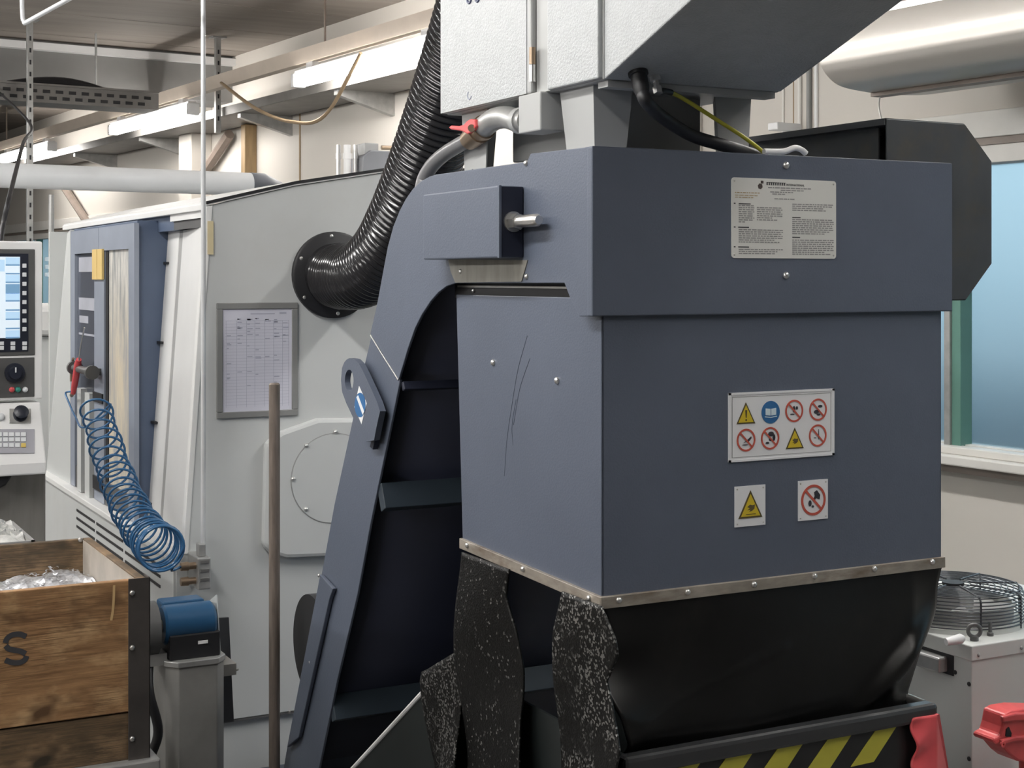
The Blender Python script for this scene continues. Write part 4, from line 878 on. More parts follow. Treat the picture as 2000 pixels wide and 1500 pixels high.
q.box(xa + fw + 0.4 * pw, xa + fw + 0.75 * pw, YE - 0.0039, YE - 0.0034, zb2 - fw - 0.016, zb2 - fw - 0.013).box(xa + fw + 0.82 * pw, xa + fw + 0.92 * pw, YE - 0.0039, YE - 0.0034, zb2 - fw - 0.016, zb2 - fw - 0.010)
q.build('form_lines', PINK, pg)

# ------------------------------------------------------------------ standing steel pole
p = onD(536, 748, 3.85)
t = thing('steel_pole', (p.x, p.y, 0), 'brown steel tube standing upright before the lathe end', 'pole')
B().tube([(p.x, p.y, 0.005), (p.x, p.y, p.z - 0.004), (p.x, p.y, p.z)], [0.0145, 0.0145, 0.011], 20).build('tube', POLE, t, smooth=40)
B().cyl((p.x, p.y, 0), (p.x, p.y, 0.012), 0.03, n=20).build('foot_plate', POLE, t)

# ------------------------------------------------------------------ compressed air drop, coil hose, air gun
t = thing('air_drop_line', (1.187, 4.17, 0.66), 'thin pale vertical air pipe ending in a metal outlet block', 'pipe')
pp = onY(397, 500, 4.17)
B().cyl((pp.x, 4.17, 0.78), (pp.x, 4.17, ZC + 0.003), 0.0068, n=12).build('pipe', mat('air_pipe', (0.62, 0.63, 0.64), 0.3, 0.2), t, smooth=40)
bl = B().box(1.168, 1.206, 4.14, 4.252, 0.660, 0.752).build('outlet_block', GALV, t, bevel=0.004)
B().box(1.176, 1.196, 4.155, 4.19, 0.752, 0.788).build('pipe_socket', GALV, t, bevel=0.003)
for z in (0.727, 0.684):
    B().tube([(1.17, 4.165, z), (1.148, 4.165, z), (1.147, 4.165, z), (1.125, 4.165, z)], [0.010, 0.010, 0.013, 0.012], 12).build('coupling', BRASS, t, smooth=40)
for z in (0.74, 0.715, 0.69): B().box(1.175, 1.20, 4.137, 4.141, z - 0.004, z + 0.004).build('block_screw', STEEL, bl)
ax = catmull([(1.055, 4.10, 0.795), (1.055, 4.20, 0.80), (1.05, 4.36, 0.832), (1.048, 4.54, 0.895), (1.048, 4.72, 0.985), (1.05, 4.86, 1.07), (1.055, 4.96, 1.13)], 16)
acc = [0.0]
for a, b_ in zip(ax, ax[1:]): acc.append(acc[-1] + (b_ - a).length)
turns = 25; npt = turns * 26; cpth = []; k = 0
for i in range(npt + 1):
    f = i / npt; s_ = acc[-1] * (f ** 1.45); k = 0
    while k < len(acc) - 2 and acc[k + 1] < s_: k += 1
    c = ax[k].lerp(ax[k + 1], (s_ - acc[k]) / max(1e-9, acc[k + 1] - acc[k]))
    tg = (ax[min(k + 2, len(ax) - 1)] - ax[max(k - 1, 0)]).normalized(); sd = tg.cross(Vector((0, 0, 1))).normalized(); up = sd.cross(tg)
    an = 2 * math.pi * turns * f; rr_ = 0.062 - 0.014 * f + 0.003 * math.sin(f * 40)
    cpth.append(c + sd * math.cos(an) * rr_ + up * math.sin(an) * rr_)
lead = catmull([(1.128, 4.165, 0.727), (1.10, 4.15, 0.722), (1.09, 4.12, 0.735), cpth[0]], 6)
g_end = onX(133, 775, 1.115)
tail = catmull([cpth[-1], onX(165, 835, 1.06), onX(148, 815, 1.09), onX(134, 785, 1.105), onX(128, 768, 1.11), onX(137, 765, 1.115), onX(143, 766, 1.115)], 6)
tag(B().tube(lead[:-1] + cpth + tail[1:], 0.0038, 7).build('coil_hose', HBLUE, smooth=60), 'blue spiral air hose sagging in front of the lathe door', 'hose')
gun = thing('air_gun', onX(143, 766, 1.115), 'red handled air blow gun hanging at the lathe door handle', 'air gun')
gp = [onX(u, v, 1.115) for u, v in ((143, 768), (146, 750), (149, 730), (152, 712), (154, 702))]
B().tube(gp, [0.009, 0.012, 0.0125, 0.0135, 0.010], 14).build('grip', RED, gun, smooth=50)
B().tube([onX(u, v, 1.115) for u, v in ((154, 706), (157, 680), (162, 655), (165, 640))], 0.003, 8).build('nozzle', ZINC, gun, smooth=50)
B().tube([onX(140, 772, 1.115), onX(144, 764, 1.115)], 0.008, 10).build('hose_nipple', BRASS, gun)
B().tube([onX(143, 700, 1.118), onX(139, 720, 1.118), onX(139, 745, 1.118)], 0.005, 8).build('trigger', BRASS, gun)
B().tube([onX(153, 706, 1.115), onX(158, 712, 1.13), onX(163, 718, XD + 0.004)], 0.004, 8).build('hook', PANEL, gun)

# ------------------------------------------------------------------ control panel on its column
YPn = 4.75
cp_ = thing('control_panel', onY(60, 1040, YPn) * Vector((1, 1, 0)) if False else Vector((0.62, 4.82, 0)), 'white machine control panel with screen, keys and knobs', 'control panel')
def pz(v, Y, u=40): return onY(u, v, Y).z
def pbox(u0, v0, u1, v1, Y, th, name, m, par=cp_, bev=0): 
    a, b_ = onY(u0, v0, Y), onY(u1, v1, Y); um = (u0 + u1) / 2
    return B().box(a.x, b_.x, Y - th, Y, onY(um, v1, Y).z, onY(um, v0, Y).z).build(name, m, par, bevel=bev)
Xr = onY(83, 600, YPn).x
hs = B().box(0.34, Xr, YPn, YPn + 0.12, pz(781, YPn), pz(471, YPn)).build('housing', WHITE, cp_, bevel=0.006)
bz = pbox(-120, 486, 68, 696, YPn + 0.002, 0.006, 'screen_bezel', PANEL, cp_, 0.003)
pbox(-110, 495, 55, 688, YPn - 0.004, 0.002, 'key_field', PBLACK, bz)
scn = pbox(-105, 501, 39, 661, YPn - 0.006, 0.001, 'screen', SCREEN, bz)
for i, v in enumerate((503, 520, 537, 555, 573, 591, 609, 627, 645)):
    pbox(11, v, 38.5, v + (13 if i != 3 else 19), YPn - 0.007, 0.0005, 'soft_key_icon', (SCRL, SCREEN)[i % 2] if i != 3 else SCRB, bz)
    pbox(11, v + 13, 38.5, v + 16, YPn - 0.007, 0.0006, 'soft_key_icon', SCRB, bz)
pbox(-100, 507, 9, 530, YPn - 0.007, 0.0005, 'screen_header', SCRL, bz)
for v in (519, 536.5, 554.5, 572.5, 590, 608, 626, 643): pbox(43.5, v - 4, 51.5, v + 4, YPn - 0.006, 0.003, 'key', KEYW, bz, 0.001)
for u in (3, 25, 48):
    for v in (671, 680): pbox(u - 4.5, v - 4, u + 4.5, v + 3.5, YPn - 0.006, 0.003, 'key', KEYW, bz, 0.001)
bp = pbox(-120, 700, 67, 778, YPn + 0.002, 0.005, 'button_field', PANEL, cp_, 0.002)
for u in (28, -28):
    c = onY(u, 728, YPn - 0.003); B().tube([c, c - Vector((0, 0.010, 0)), c - Vector((0, 0.011, 0)), c - Vector((0, 0.026, 0))], [0.030, 0.030, 0.021, 0.018], 24).build('rotary_knob', PBLACK, bp, smooth=40)
    B().box(c.x - 0.002, c.x + 0.002, YPn - 0.0305, YPn - 0.028, c.z + 0.002, c.z + 0.018).build('knob_mark', KEYW, bp)
for u, m in ((23, RED), (35, mat('button_green', (0.03, 0.25, 0.2), 0.4)), (49, KEYW), (-6, mat('button_teal', (0.05, 0.3, 0.28), 0.4))):
    c = onY(u, 761, YPn - 0.003); B().dome(c, (0, -1, 0), 0.0085, 0.009, 14).build('push_button', m, bp, smooth=50)
# sloping console
YA, YB = YPn, YPn - 0.10
def ps(u, v): return onY(u, v, YA + (YB - YA) * (v - 786) / 120)
zA, zBc = ps(60, 786).z, ps(60, 905).z
Xc = ps(85, 850).x
con = B().prism([(0.34, YA, zA), (0.34, YB, zBc), (0.34, YB, zBc - 0.035), (0.34, YA + 0.12, zBc - 0.04), (0.34, YA + 0.12, zA)], (Xc - 0.34, 0, 0)).build('console', WHITE, cp_, bevel=0.005)
nrm = Vector((0, -(zA - zBc), YA - YB)).normalized()
if nrm.z < 0: nrm = -nrm
nrm = Vector((0, -abs(nrm.y), abs(nrm.z)))
def pquad(u0, v0, u1, v1, h, name, m, par=con, base=0.0):
    q = [ps(u0, v1) + nrm * base, ps(u1, v1) + nrm * base, ps(u1, v0) + nrm * base, ps(u0, v0) + nrm * base]
    return B().prism(q, nrm * h).build(name, m, par, bevel=0.0008)
pquad(18, 799, 60, 827, 0.004, 'joystick_plate', GALV, con)
c = ps(39, 812); B().tube([c, c + nrm * 0.010, c + nrm * 0.011, c + nrm * 0.03, c + nrm * 0.034], [0.022, 0.022, 0.010, 0.022, 0.012], 20).build('joystick', PBLACK, con, smooth=40)
B().dome(ps(1, 815), nrm, 0.012, 0.012, 16).build('push_button', KEYW, con, smooth=40)
pquad(-110, 839, 67, 886, 0.004, 'keypad_tray', mat('keypad_grey', (0.38, 0.38, 0.42), 0.4), con)
for i, u in enumerate((-54, -42, -30, -18, -6, 6, 17.5, 29.5, 41)):
    for j, v in enumerate((846, 856, 867)):
        pquad(u - 0.5, v, u + 9, v + 8, 0.004, 'key', KEYY if (i == 8 and j == 2) else KEYW, con, 0.0035)
B().box(0.60, Xc + 0.02, YPn + 0.02, YPn + 0.12, 0, zBc - 0.03).build('column', mat('column_grey', (0.23, 0.22, 0.205), 0.5, var=0.15, stretch=(5, 5, 0.6)), cp_, bevel=0.006)
B().cyl((0.7, 4.82, 0), (0.7, 4.82, 0.02), 0.22, n=32).build('base_plate', GREY, cp_)
hp = [onY(u, v, YB + 0.02) for u, v in ((-20, 905), (22, 917), (24, 930), (12, 948), (0, 954), (-20, 950))]
B().prism(hp, (0, 0.05, 0)).build('handle', BLACK, cp_, bevel=0.006)

# ------------------------------------------------------------------ wooden crate with turnings on a trolley
cx0, cx1, cy0, cy1, cz0, cz1 = -0.06, 0.744, 2.998, 3.56, 0.577, 0.94
cr = thing('wooden_crate', (0.34, 3.28, cz0), 'worn plywood crate with iron corner and stencilled letter', 'crate')
B().box(cx0, cx1 - 0.002, cy0, cy0 + 0.018, 0.675, cz1).build('plank', WOOD, cr, bevel=0.002)
B().box(cx0, cx1 - 0.002, cy0 + 0.003, cy0 + 0.018, cz0, 0.6715).build('plank', WOODD, cr, bevel=0.002)
B().box(cx0, cx1, cy1 - 0.018, cy1, 0.70, cz1 - 0.004).build('plank', WOODD, cr, bevel=0.002); B().box(cx0, cx1, cy1 - 0.018, cy1, cz0, 0.698).build('plank', WOODD, cr)
B().box(cx1 - 0.018, cx1, cy0 + 0.018, cy1 - 0.018, cz0, cz1 - 0.002).build('side_board', WOODD, cr, bevel=0.002)
B().box(cx1 - 0.0195, cx1 - 0.018, cy0 + 0.02, cy1 - 0.02, cz0 + 0.05, cz1 - 0.006).build('liner', LINER, cr)
B().box(cx0, cx0 + 0.018, cy0 + 0.018, cy1 - 0.018, cz0, cz1).build('side_board', WOODD, cr)
B().box(cx0 + 0.018, cx1 - 0.018, cy0 + 0.018, cy1 - 0.018, cz0, cz0 + 0.015).build('crate_floor', WOODD, cr)
pst = B().box(0.703, cx1 + 0.003, cy0 - 0.003, cy0, cz0 - 0.002, cz1 + 0.003).box(cx1, cx1 + 0.003, cy0 - 0.003, cy0 + 0.04, cz0 - 0.002, cz1 + 0.003).build('corner_iron', POSTD, cr, bevel=0.001)
for v in (1158, 1265, 1443): B().dome(onY(258, v, cy0 - 0.003), (0, -1, 0), 0.0055, 0.005, 10).build('bolt', STEEL, pst, smooth=50)
B().dome(onY(157, 1054, cy1 - 0.018), (0, -1, 0), 0.006, 0.005, 10).build('bolt', STEEL, cr, smooth=50)
def flat(name, segs, wd, Y, m, par):
    b = B()
    for sg_ in segs:
        P = [onY(u, v, Y) for u, v in sg_]; P = catmull(P, 5) if len(P) > 2 else P; n = len(P); vs = []
        for i in range(n):
            d = (P[min(i + 1, n - 1)] - P[max(i - 1, 0)]).normalized(); nn = Vector((-d.z, 0, d.x)); ww = wd * (1 if not callable(wd) else 1)
            vs += [P[i] + nn * ww / 2, P[i] - nn * ww / 2]
        o = len(vs); vs += [p + Vector((0, 0.0006, 0)) for p in vs]
        b.add(vs, [(2 * i, 2 * i + 1, 2 * i + 3, 2 * i + 2) for i in range(n - 1)])
    return b.build(name, m, par)
flat('stencil_letter_s', [[(51, 1243), (38, 1238.5), (24, 1240), (14, 1247), (10.5, 1256)], [(11, 1261), (17, 1267), (28, 1270), (40, 1272), (50, 1277)], [(52, 1281), (48, 1289), (38, 1294), (24, 1294), (10, 1289)]], 0.0105, cy0 - 0.0008, INK, cr)
flat('gouge', [[(223, 1143), (222, 1170), (220, 1195), (217, 1212)]], 0.005, cy0 - 0.0006, mat('fresh_wood', (0.62, 0.42, 0.20), 0.6), cr)
ch_ = B()
def heap(s, w_):
    x = cx0 + 0.02 + (cx1 - cx0 - 0.042) * s; y = cy0 + 0.02 + (cy1 - cy0 - 0.042) * w_
    return Vector((x, y, 0.862 + 0.010 * math.sin(x * 31) * math.cos(y * 27) + 0.006 * math.sin(x * 73 + y * 40)))
ch_.grid(heap, 60, 40)
for k in range(1500):
    o = heap(random.random(), random.random()); r_ = random.uniform(0.004, 0.011); an = random.random() * 6.28; tl_ = random.uniform(-0.5, 0.9)
    d1 = Vector((math.cos(an), math.sin(an), tl_ * 0.4)); d2 = Vector((-math.sin(an), math.cos(an), tl_)); wv = Vector((0, 0, 1)).cross(d1) * 0.004
    vs = []; 
    for j in range(5): a_ = j * 0.75; q_ = o + Vector((0, 0, 0.004)) + d1 * math.cos(a_) * r_ + d2 * math.sin(a_) * r_; q_.x = min(max(q_.x, cx0 + 0.03), cx1 - 0.03); q_.y = min(max(q_.y, cy0 + 0.03), cy1 - 0.03); vs += [q_, q_ + wv]
    ch_.add(vs, [(2 * j, 2 * j + 1, 2 * j + 3, 2 * j + 2) for j in range(4)])
tag(ch_.build('metal_turnings', CHIPS, origin=(0.34, 3.28, 0.85)), 'heap of bright curled metal turnings inside the wooden crate', 'turnings', None, 'stuff')
tr = thing('crate_trolley', (0.34, 3.28, 0), 'grey steel trolley carrying the wooden crate', 'trolley')
B().box(cx0 - 0.02, cx1 + 0.02, cy0 - 0.02, cy1 + 0.02, 0.53, cz0 + 0.0005).build('platform', GALV, tr, bevel=0.004)
for x in (cx0 + 0.03, cx1 - 0.03):
    for y in (cy0 + 0.03, cy1 - 0.03):
        B().box(x - 0.02, x + 0.02, y - 0.02, y + 0.02, 0.08, 0.535).build('leg', GALV, tr)
        B().cyl((x - 0.015, y, 0.05), (x + 0.015, y, 0.05), 0.05, n=20).build('wheel', BLACK, tr)
B().box(cx0 + 0.01, cx1 - 0.01, cy0 + 0.01, cy1 - 0.01, 0.18, 0.20).build('lower_shelf', GALV, tr)
# grey tub of pale turnings further back
tb_ = thing('chip_tub', (0.52, 4.2, 0), 'grey tub of pale turnings in front of the control panel column', 'tub')
B().box(0.36, 0.70, 4.02, 4.03, 0, 0.86).box(0.36, 0.70, 4.36, 4.37, 0, 0.86).box(0.36, 0.37, 4.02, 4.37, 0, 0.86).box(0.69, 0.70, 4.02, 4.37, 0, 0.86).box(0.36, 0.70, 4.02, 4.37, 0, 0.02).build('tub_walls', GREY, tb_)
ch2 = B()
def heap2(s, w_): x = 0.372 + 0.316 * s; y = 4.032 + 0.326 * w_; return Vector((x, y, 0.855 + 0.018 * math.sin(x * 41 + 1) * math.cos(y * 37)))
ch2.grid(heap2, 30, 30)
for k in range(260):
    o = heap2(random.uniform(0.08, 0.92), random.uniform(0.08, 0.92)); r_ = random.uniform(0.008, 0.02); an = random.random() * 6.28
    d1 = Vector((math.cos(an), math.sin(an), 0.2)); d2 = Vector((-math.sin(an), math.cos(an), 0.6)); vs = []
    for j in range(5): a_ = j * 0.8; q_ = o + d1 * math.cos(a_) * r_ + d2 * math.sin(a_) * r_ + Vector((0, 0, 0.006)); vs += [q_, q_ + Vector((0, 0, 0.007))]
    ch2.add(vs, [(2 * j, 2 * j + 1, 2 * j + 3, 2 * j + 2) for j in range(4)])
tag(ch2.build('pale_turnings', mat('pale_chips', (0.66, 0.66, 0.64), 0.5, 0.1, var=0.25, vscale=40), origin=(0.53, 4.2, 0.83)), 'pale curled turnings filling the grey tub', 'turnings', None, 'stuff')

# ------------------------------------------------------------------ pedestal grinder
gr = thing('pedestal_grinder', (1.03, 3.72, 0), 'pedestal grinder with blue motor on a grey column', 'grinder')
def colp(z, s=1.0):
    cx, cy = 1.035, 3.74; hw, c_, dp = 0.049 * s, 0.026 * s, 0.075 * s
    return [(cx - hw, cy - dp, z), (cx + hw, cy - dp, z), (cx + hw + c_, cy - dp + c_ * 1.2, z), (cx + hw + c_, cy + dp, z), (cx - hw - c_, cy + dp, z), (cx - hw - c_, cy - dp + c_ * 1.2, z)]
B().loft(colp(0.02), colp(0.574)).build('column', GRINDG, gr, bevel=0.003)
B().loft(colp(0.572, 1.05), colp(0.587, 1.05)).build('top_plate', GALV, gr, bevel=0.002)
B().box(0.90, 1.17, 3.60, 3.88, 0, 0.022).build('base_plate', GRINDG, gr, bevel=0.004)
B().box(0.968, 1.098, 3.685, 3.80, 0.586, 0.650).build('motor_foot', BLACK, gr, bevel=0.004)
B().tube([(0.960, 3.735, 0.668), (0.966, 3.735, 0.668), (1.085, 3.735, 0.668), (1.092, 3.735, 0.668)], [0.044, 0.050, 0.050, 0.044], 36).build('motor', GBLUE, gr, smooth=40)
B().box(0.965, 1.075, 3.745, 3.81, 0.690, 0.722).build('motor_cover', GBLUE, gr, bevel=0.006)
B().box(1.04, 1.065, 3.683, 3.686, 0.622, 0.630).build('rating_plate', WHITE, gr)
B().cyl((0.905, 3.74, 0.662), (0.945, 3.74, 0.662), 0.068, n=32).build('wheel_guard', PANEL, gr, smooth=40)
B().cyl((0.93, 3.735, 0.666), (0.965, 3.735, 0.666), 0.016, n=14).build('spindle', GALV, gr)
B().box(0.90, 0.965, 3.70, 3.76, 0.575, 0.605).build('tool_rest', GALV, gr)
a, b_ = onY(412, 1178, 3.72), onY(413, 1290, 3.72)
sh = mat('clear_shield', (0.55, 0.58, 0.58), 0.15); B().prism([(1.098, 3.69, 0.585), (1.098, 3.80, 0.585), (1.098, 3.80, 0.70), (1.098, 3.72, 0.735)], (0.003, 0, 0)).build('spark_shield', sh, gr)
q_ = [onY(u, v, 3.90) for u, v in ((414, 1208), (447, 1206), (457, 1410), (416, 1412))]
B().prism(q_, (0, 0.008, 0)).build('side_board', mat('dark_board', (0.030, 0.032, 0.036), 0.5), gr)
p = onY(452, 1308, 3.90); B().cyl((p.x - 0.03, 3.895, p.z), (p.x + 0.018, 3.895, p.z), 0.003, n=8).build('board_pin', STEEL, gr)
B().box(1.0, q_[1].x - 0.01, 3.80, 3.905, 0.50, 0.53).build('board_bracket', GRINDG, gr)
B().tube(catmull([(0.93, 3.74, 0.60), (0.915, 3.68, 0.52), (0.935, 3.67, 0.42), (0.915, 3.68, 0.33), (0.94, 3.66, 0.22), (0.96, 3.64, 0.03)], 8), 0.012, 10).build('cable', BLACK, gr, smooth=50)

# ------------------------------------------------------------------ chip bin with hazard stripes
bx0, bx1, by0 = 1.335, 2.008, 2.12
bn = thing('chip_bin', (1.67, 2.6, 0), 'black tipping chip bin with yellow and black hazard stripes', 'bin')
sp = [(by0, 0.74), (2.82, 0.74), (2.90, 0.690), (2.96, 0.640), (3.37, 0.356), (3.30, 0.30), (2.85, 0.10), (by0, 0.10)]
for x in (bx0, bx1 - 0.006): B().prism([(x, y, z) for y, z in sp], (0.006, 0, 0)).build('side_wall', mat('bin_side', (0.009, 0.012, 0.012), 0.5), bn)
B().box(bx0, bx1, by0, by0 + 0.006, 0.10, 0.74).build('front_wall', BINB, bn)
B().prism([(bx0, 3.37, 0.356), (bx0, 3.36, 0.37), (bx0, 2.85, 0.11), (bx0, 2.85, 0.10)], (bx1 - bx0, 0, 0)).build('back_wall', BINB, bn)
B().box(bx0, bx1, by0, 2.86, 0.10, 0.108).build('bottom', BINB, bn)
B().box(1.318, 2.016, by0 - 0.020, by0 + 0.014, 0.712, 0.745).build('rim', mat('rim_black', (0.035, 0.036, 0.038), 0.26), bn, bevel=0.008)
B().cyl((2.008, by0 + 0.01, 0.735), (2.008, by0 + 0.20, 0.740), 0.010, n=12).build('rim_side', STEEL, bn, smooth=40)
e0, e1 = onX(825, 1353, bx0), onX(690, 1500, bx0); dv = (e1 - e0)
B().tube([e0 - dv * 0.15, e1 + dv * 0.12], 0.0055, 8).build('bright_edge', mat('edge_shine_white', (0.85, 0.85, 0.85), 0.35), bn)  # plain white puts the bare steel's shine into the colour
bd = B().box(1.325, 1.995, by0 - 0.008, by0, 0.50, 0.712).build('hazard_board', BINB, bn)
for (ua, va2), (ub, vb2) in (((1715, 1420), (1757, 1410)), ((1620, 1440), (1668, 1428)), ((1522, 1458), (1572, 1447)), ((1420, 1478), (1472, 1468)), ((1322, 1501), (1368, 1490)), ((1232, 1521), (1272, 1512))):
    k = 0.68; dyv = 78
    q = [onY(u, v, by0 - 0.0092) for u, v in ((ua, va2), (ub, vb2), (ub - k * dyv * 0.95, vb2 + dyv), (ua - k * dyv, va2 + dyv))]
    B().prism(q, (0, 0.0015, 0)).build('hazard_stripe', YEL, bd)
for x in (1.42, 1.92): B().box(x - 0.05, x + 0.05, 2.2, 2.85, 0, 0.10).build('skid', BINB, bn)
B().box(1.86, 1.90, by0 - 0.014, by0 - 0.008, 0.49, 0.515).build('latch', BINB, bd)
def redf(s, w_):
    x = 1.950 + 0.057 * s; z = 0.7265 - 0.36 * w_; y = by0 - 0.024 + 0.006 * (1 - s) * math.sin(w_ * 34 + 2 * s) * (1 - s * 0.5)
    return Vector((x - 0.004 * (1 - s) * math.sin(w_ * 29), y, z))
rg = plabel(B().grid(redf, 14, 70).build('corner_guard', RED, bn, smooth=70, solid=0.004), 'crumpled red plastic corner guard')
B().loft([(2.005, by0 - 0.026, 0.7265), (2.012, by0 - 0.026, 0.7265), (2.20, by0 + 0.10, 0.366), (2.005, by0 - 0.026, 0.366)], [(2.005, by0 + 0.02, 0.7265), (2.012, by0 + 0.02, 0.7265), (2.20, by0 + 0.14, 0.366), (2.005, by0 + 0.02, 0.366)]).build('guard_flank', RED, bn)

# ------------------------------------------------------------------ chiller with fan guard
kx0, kx1, ky0, ky1, kz = 2.814, 3.52, 2.814, 3.50, 0.603
ck = thing('chiller', (3.16, 3.15, 0), 'light grey floor standing chiller box with fan on top', 'chiller')
B().box(kx0 + 0.004, kx1 - 0.004, ky0 + 0.004, ky1 - 0.004, 0.03, kz - 0.028).build('case', CHILL, ck, bevel=0.003)
B().box(kx0, kx1, ky0, ky1, kz - 0.040, kz).build('lid', CHILL, ck, bevel=0.003)
for x in (kx0 + 0.06, kx1 - 0.06):
    for y in (ky0 + 0.06, ky1 - 0.06): B().cyl((x, y, 0), (x, y, 0.035), 0.025, n=14).build('foot', BLACK, ck)
for u, v in ((1866, 1313), (1893, 1336), (1893, 1482)): B().dome(onX(min(u, 1893), v, kx0 + 0.004), (-1, 0, 0), 0.006, 0.004, 10).build('screw', BLACK, ck)
B().dome(onY(1911, 1279, ky0), (0, -1, 0), 0.005, 0.004, 10).build('screw', GREY, ck); B().dome(onY(1995, 1265, ky0), (0, -1, 0), 0.005, 0.004, 10).build('screw', GREY, ck)
p = onX(1846, 1285, kx0 + 0.004); B().box(kx0 + 0.001, kx0 + 0.006, onX(1861, 1285, kx0).y, p.y + 0.16, p.z - 0.04, p.z + 0.03).build('side_opening', BLACK, ck)
B().box(kx0 - 0.028, kx0 + 0.006, p.y - 0.01, p.y + 0.10, p.z - 0.035, p.z + 0.005).build('valve_block', GALV, ck, bevel=0.005)
fc = Vector((2.990, 3.06, kz)); fr_ = 0.190
fan = B().tube([fc, fc + Vector((0, 0, 0.012))], [fr_, fr_], 48).build('fan_base', CHILL, ck, smooth=40)
B().annulus(fc + Vector((0, 0, 0.012)), (0, 0, 1), 0.155, 0.160, 0.045, 48).build('fan_shroud', GALV, fan, smooth=40)
B().cyl(fc + Vector((0, 0, 0.012)), fc + Vector((0, 0, 0.075)), 0.055, n=28).build('fan_motor', GREY, fan, smooth=40)
for k in range(5):
    a = 2 * math.pi * k / 5; d1 = Vector((math.cos(a), math.sin(a), 0)); d2 = Vector((-math.sin(a), math.cos(a), 0))
    q = [fc + d1 * 0.05 + Vector((0, 0, 0.03)), fc + d1 * 0.15 - d2 * 0.02 + Vector((0, 0, 0.03)), fc + d1 * 0.15 + d2 * 0.07 + Vector((0, 0, 0.052)), fc + d1 * 0.05 + d2 * 0.035 + Vector((0, 0, 0.05))]
    B().prism(q, (0, 0, 0.003)).build('fan_blade', GREY, fan)
wire = mat('guard_wire', (0.055, 0.058, 0.065), 0.3, 0.3)
for k in range(10): B().torus(fc + Vector((0, 0, 0.016 + 0.0088 * k)), (0, 0, 1), fr_ - (0.0 if k < 8 else 0.004 * (k - 7)), 0.0019, 64, 6).build('guard_ring', wire, fan)
for k in range(9): B().torus(fc + Vector((0, 0, 0.099)), (0, 0, 1), 0.176 - 0.016 * k, 0.0016, 56, 6).build('guard_ring', wire, fan)
for k in range(8):
    a = math.radians(22.5 + 45 * k); d1 = Vector((math.cos(a), math.sin(a), 0))
    B().tube([fc + d1 * fr_ + Vector((0, 0, 0.004)), fc + d1 * fr_ + Vector((0, 0, 0.088)), fc + d1 * (fr_ - 0.008) + Vector((0, 0, 0.098)), fc + d1 * 0.05 + Vector((0, 0, 0.102))], 0.003, 6).build('guard_spoke', wire, fan)
B().cyl(fc + Vector((0, 0, 0.096)), fc + Vector((0, 0, 0.104)), 0.03, n=28).build('guard_hub', BLACK, fan)
p = onY(1903, 1243, ky0 + 0.04); p.z = kz
B().torus(p + Vector((0, 0, 0.026)), (0.6, 1, 0), 0.016, 0.0055, 24, 8).cyl(p, p + Vector((0, 0, 0.012)), 0.011, n=12).build('lifting_eye', PANEL, ck, smooth=50)
p = onY(1934, 1240, ky0 + 0.06); p.z = kz
B().tube([p, p + Vector((0, 0, 0.008)), p + Vector((0, 0, 0.010)), p + Vector((0, 0, 0.036))], [0.009, 0.009, 0.005, 0.005], 10).build('stud', PANEL, ck)
p = onY(1870, 1232, ky0 + 0.03); p.z = kz
B().tube([p + Vector((-0.03, 0.01, 0.008)), p + Vector((0.012, 0, 0.014)), p + Vector((0.02, 0, 0.014))], [0.010, 0.013, 0.008], 12).build('hose_end', WHITE, ck, smooth=50)
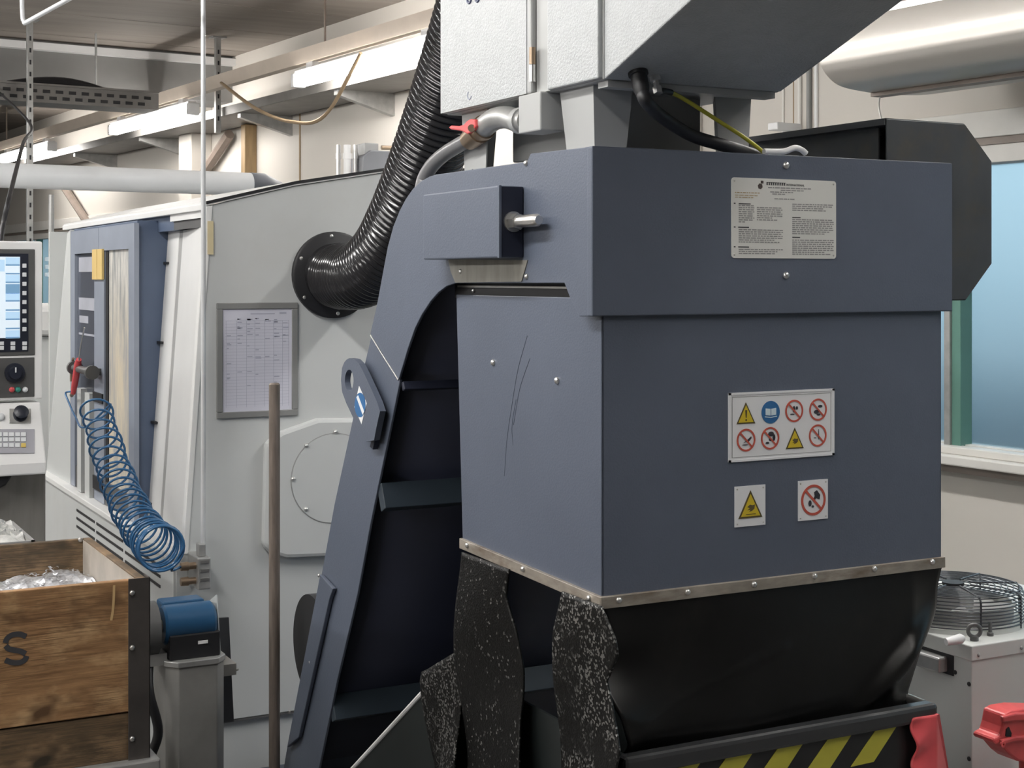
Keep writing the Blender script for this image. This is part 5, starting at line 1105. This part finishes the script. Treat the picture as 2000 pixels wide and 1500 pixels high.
# ------------------------------------------------------------------ red cast clamp on a stand in front of the chiller
YRd = 2.62
rd = thing('red_clamp', onY(2010, 1500, YRd) * Vector((1, 1, 0)), 'red cast metal clamp with a side spout before the chiller', 'clamp')
ol = [(1962, 1396), (1975, 1389), (2000, 1385), (2040, 1386), (2070, 1400), (2080, 1430), (2068, 1462), (2040, 1484), (2006, 1490), (1988, 1487), (1974, 1476), (1962, 1462), (1955, 1452), (1946, 1455), (1940, 1450), (1943, 1442), (1953, 1437), (1958, 1420)]
bd_ = B().prism([onY(u, v, YRd) for u, v in ol], (0, 0.07, 0)).build('clamp_body', DRED, rd, bevel=0.010)
B().prism([onY(u, v, YRd - 0.008) for u, v in ((1958, 1400), (1985, 1393), (2060, 1393), (2060, 1408), (1985, 1409), (1960, 1412))], (0, 0.012, 0)).build('upper_rib', DRED, bd_, bevel=0.004)
B().prism([onY(u, v, YRd - 0.008) for u, v in ((1956, 1446), (1985, 1438), (2060, 1436), (2060, 1446), (1985, 1449), (1960, 1456))], (0, 0.012, 0)).build('lower_rib', DRED, bd_, bevel=0.004)
B().prism([onY(u, v, YRd - 0.003) for u, v in ((1966, 1425), (1971, 1420), (1976, 1432), (1975, 1439), (1965, 1438))], (0, 0.004, 0)).build('hole', BLACK, bd_)
c = onY(1957, 1453, YRd - 0.004); B().annulus(c, (0, -1, 0), 0.003, 0.0075, 0.005, 16).build('pin_boss', DRED, bd_)
c = onY(2008, 1480, YRd + 0.035)
B().cyl((c.x, c.y, 0.02), (c.x, c.y, c.z), 0.022, n=16).build('stand_post', DRED, rd, smooth=40); B().cyl((c.x, c.y, 0), (c.x, c.y, 0.025), 0.14, n=32).build('stand_base', DRED, rd)

# ------------------------------------------------------------------ pale machine beyond the lathe
bm_ = thing('distant_machine', (1.5, 8.0, 0), 'pale grey machine standing beyond the far end of the lathe', 'machine')
B().box(1.1, 2.1, 7.6, 8.6, 0, 1.26).build('body', LGREY, bm_, bevel=0.02)
B().box(1.15, 2.0, 7.55, 8.4, 1.26, 1.41).build('hood', LWHITE, bm_, bevel=0.03)
p = onY(108, 618, 7.53); B().box(p.x - 0.02, p.x + 0.02, 7.53, 7.56, p.z - 0.025, p.z + 0.025).build('knob', BLACK, bm_)
p = onY(100, 600, 7.9)
B().cyl((p.x, 7.9, 1.40), (p.x, 7.9, 1.98), 0.014, n=12).build('riser', GALV, bm_); 
for z in (1.555, 1.595, 1.635): B().cyl((p.x, 7.9, z), (p.x, 7.9, z + 0.02), 0.034, n=16).build('valve_ring', mat('pale_blue_metal', (0.45, 0.55, 0.62), 0.3, 0.4), bm_)
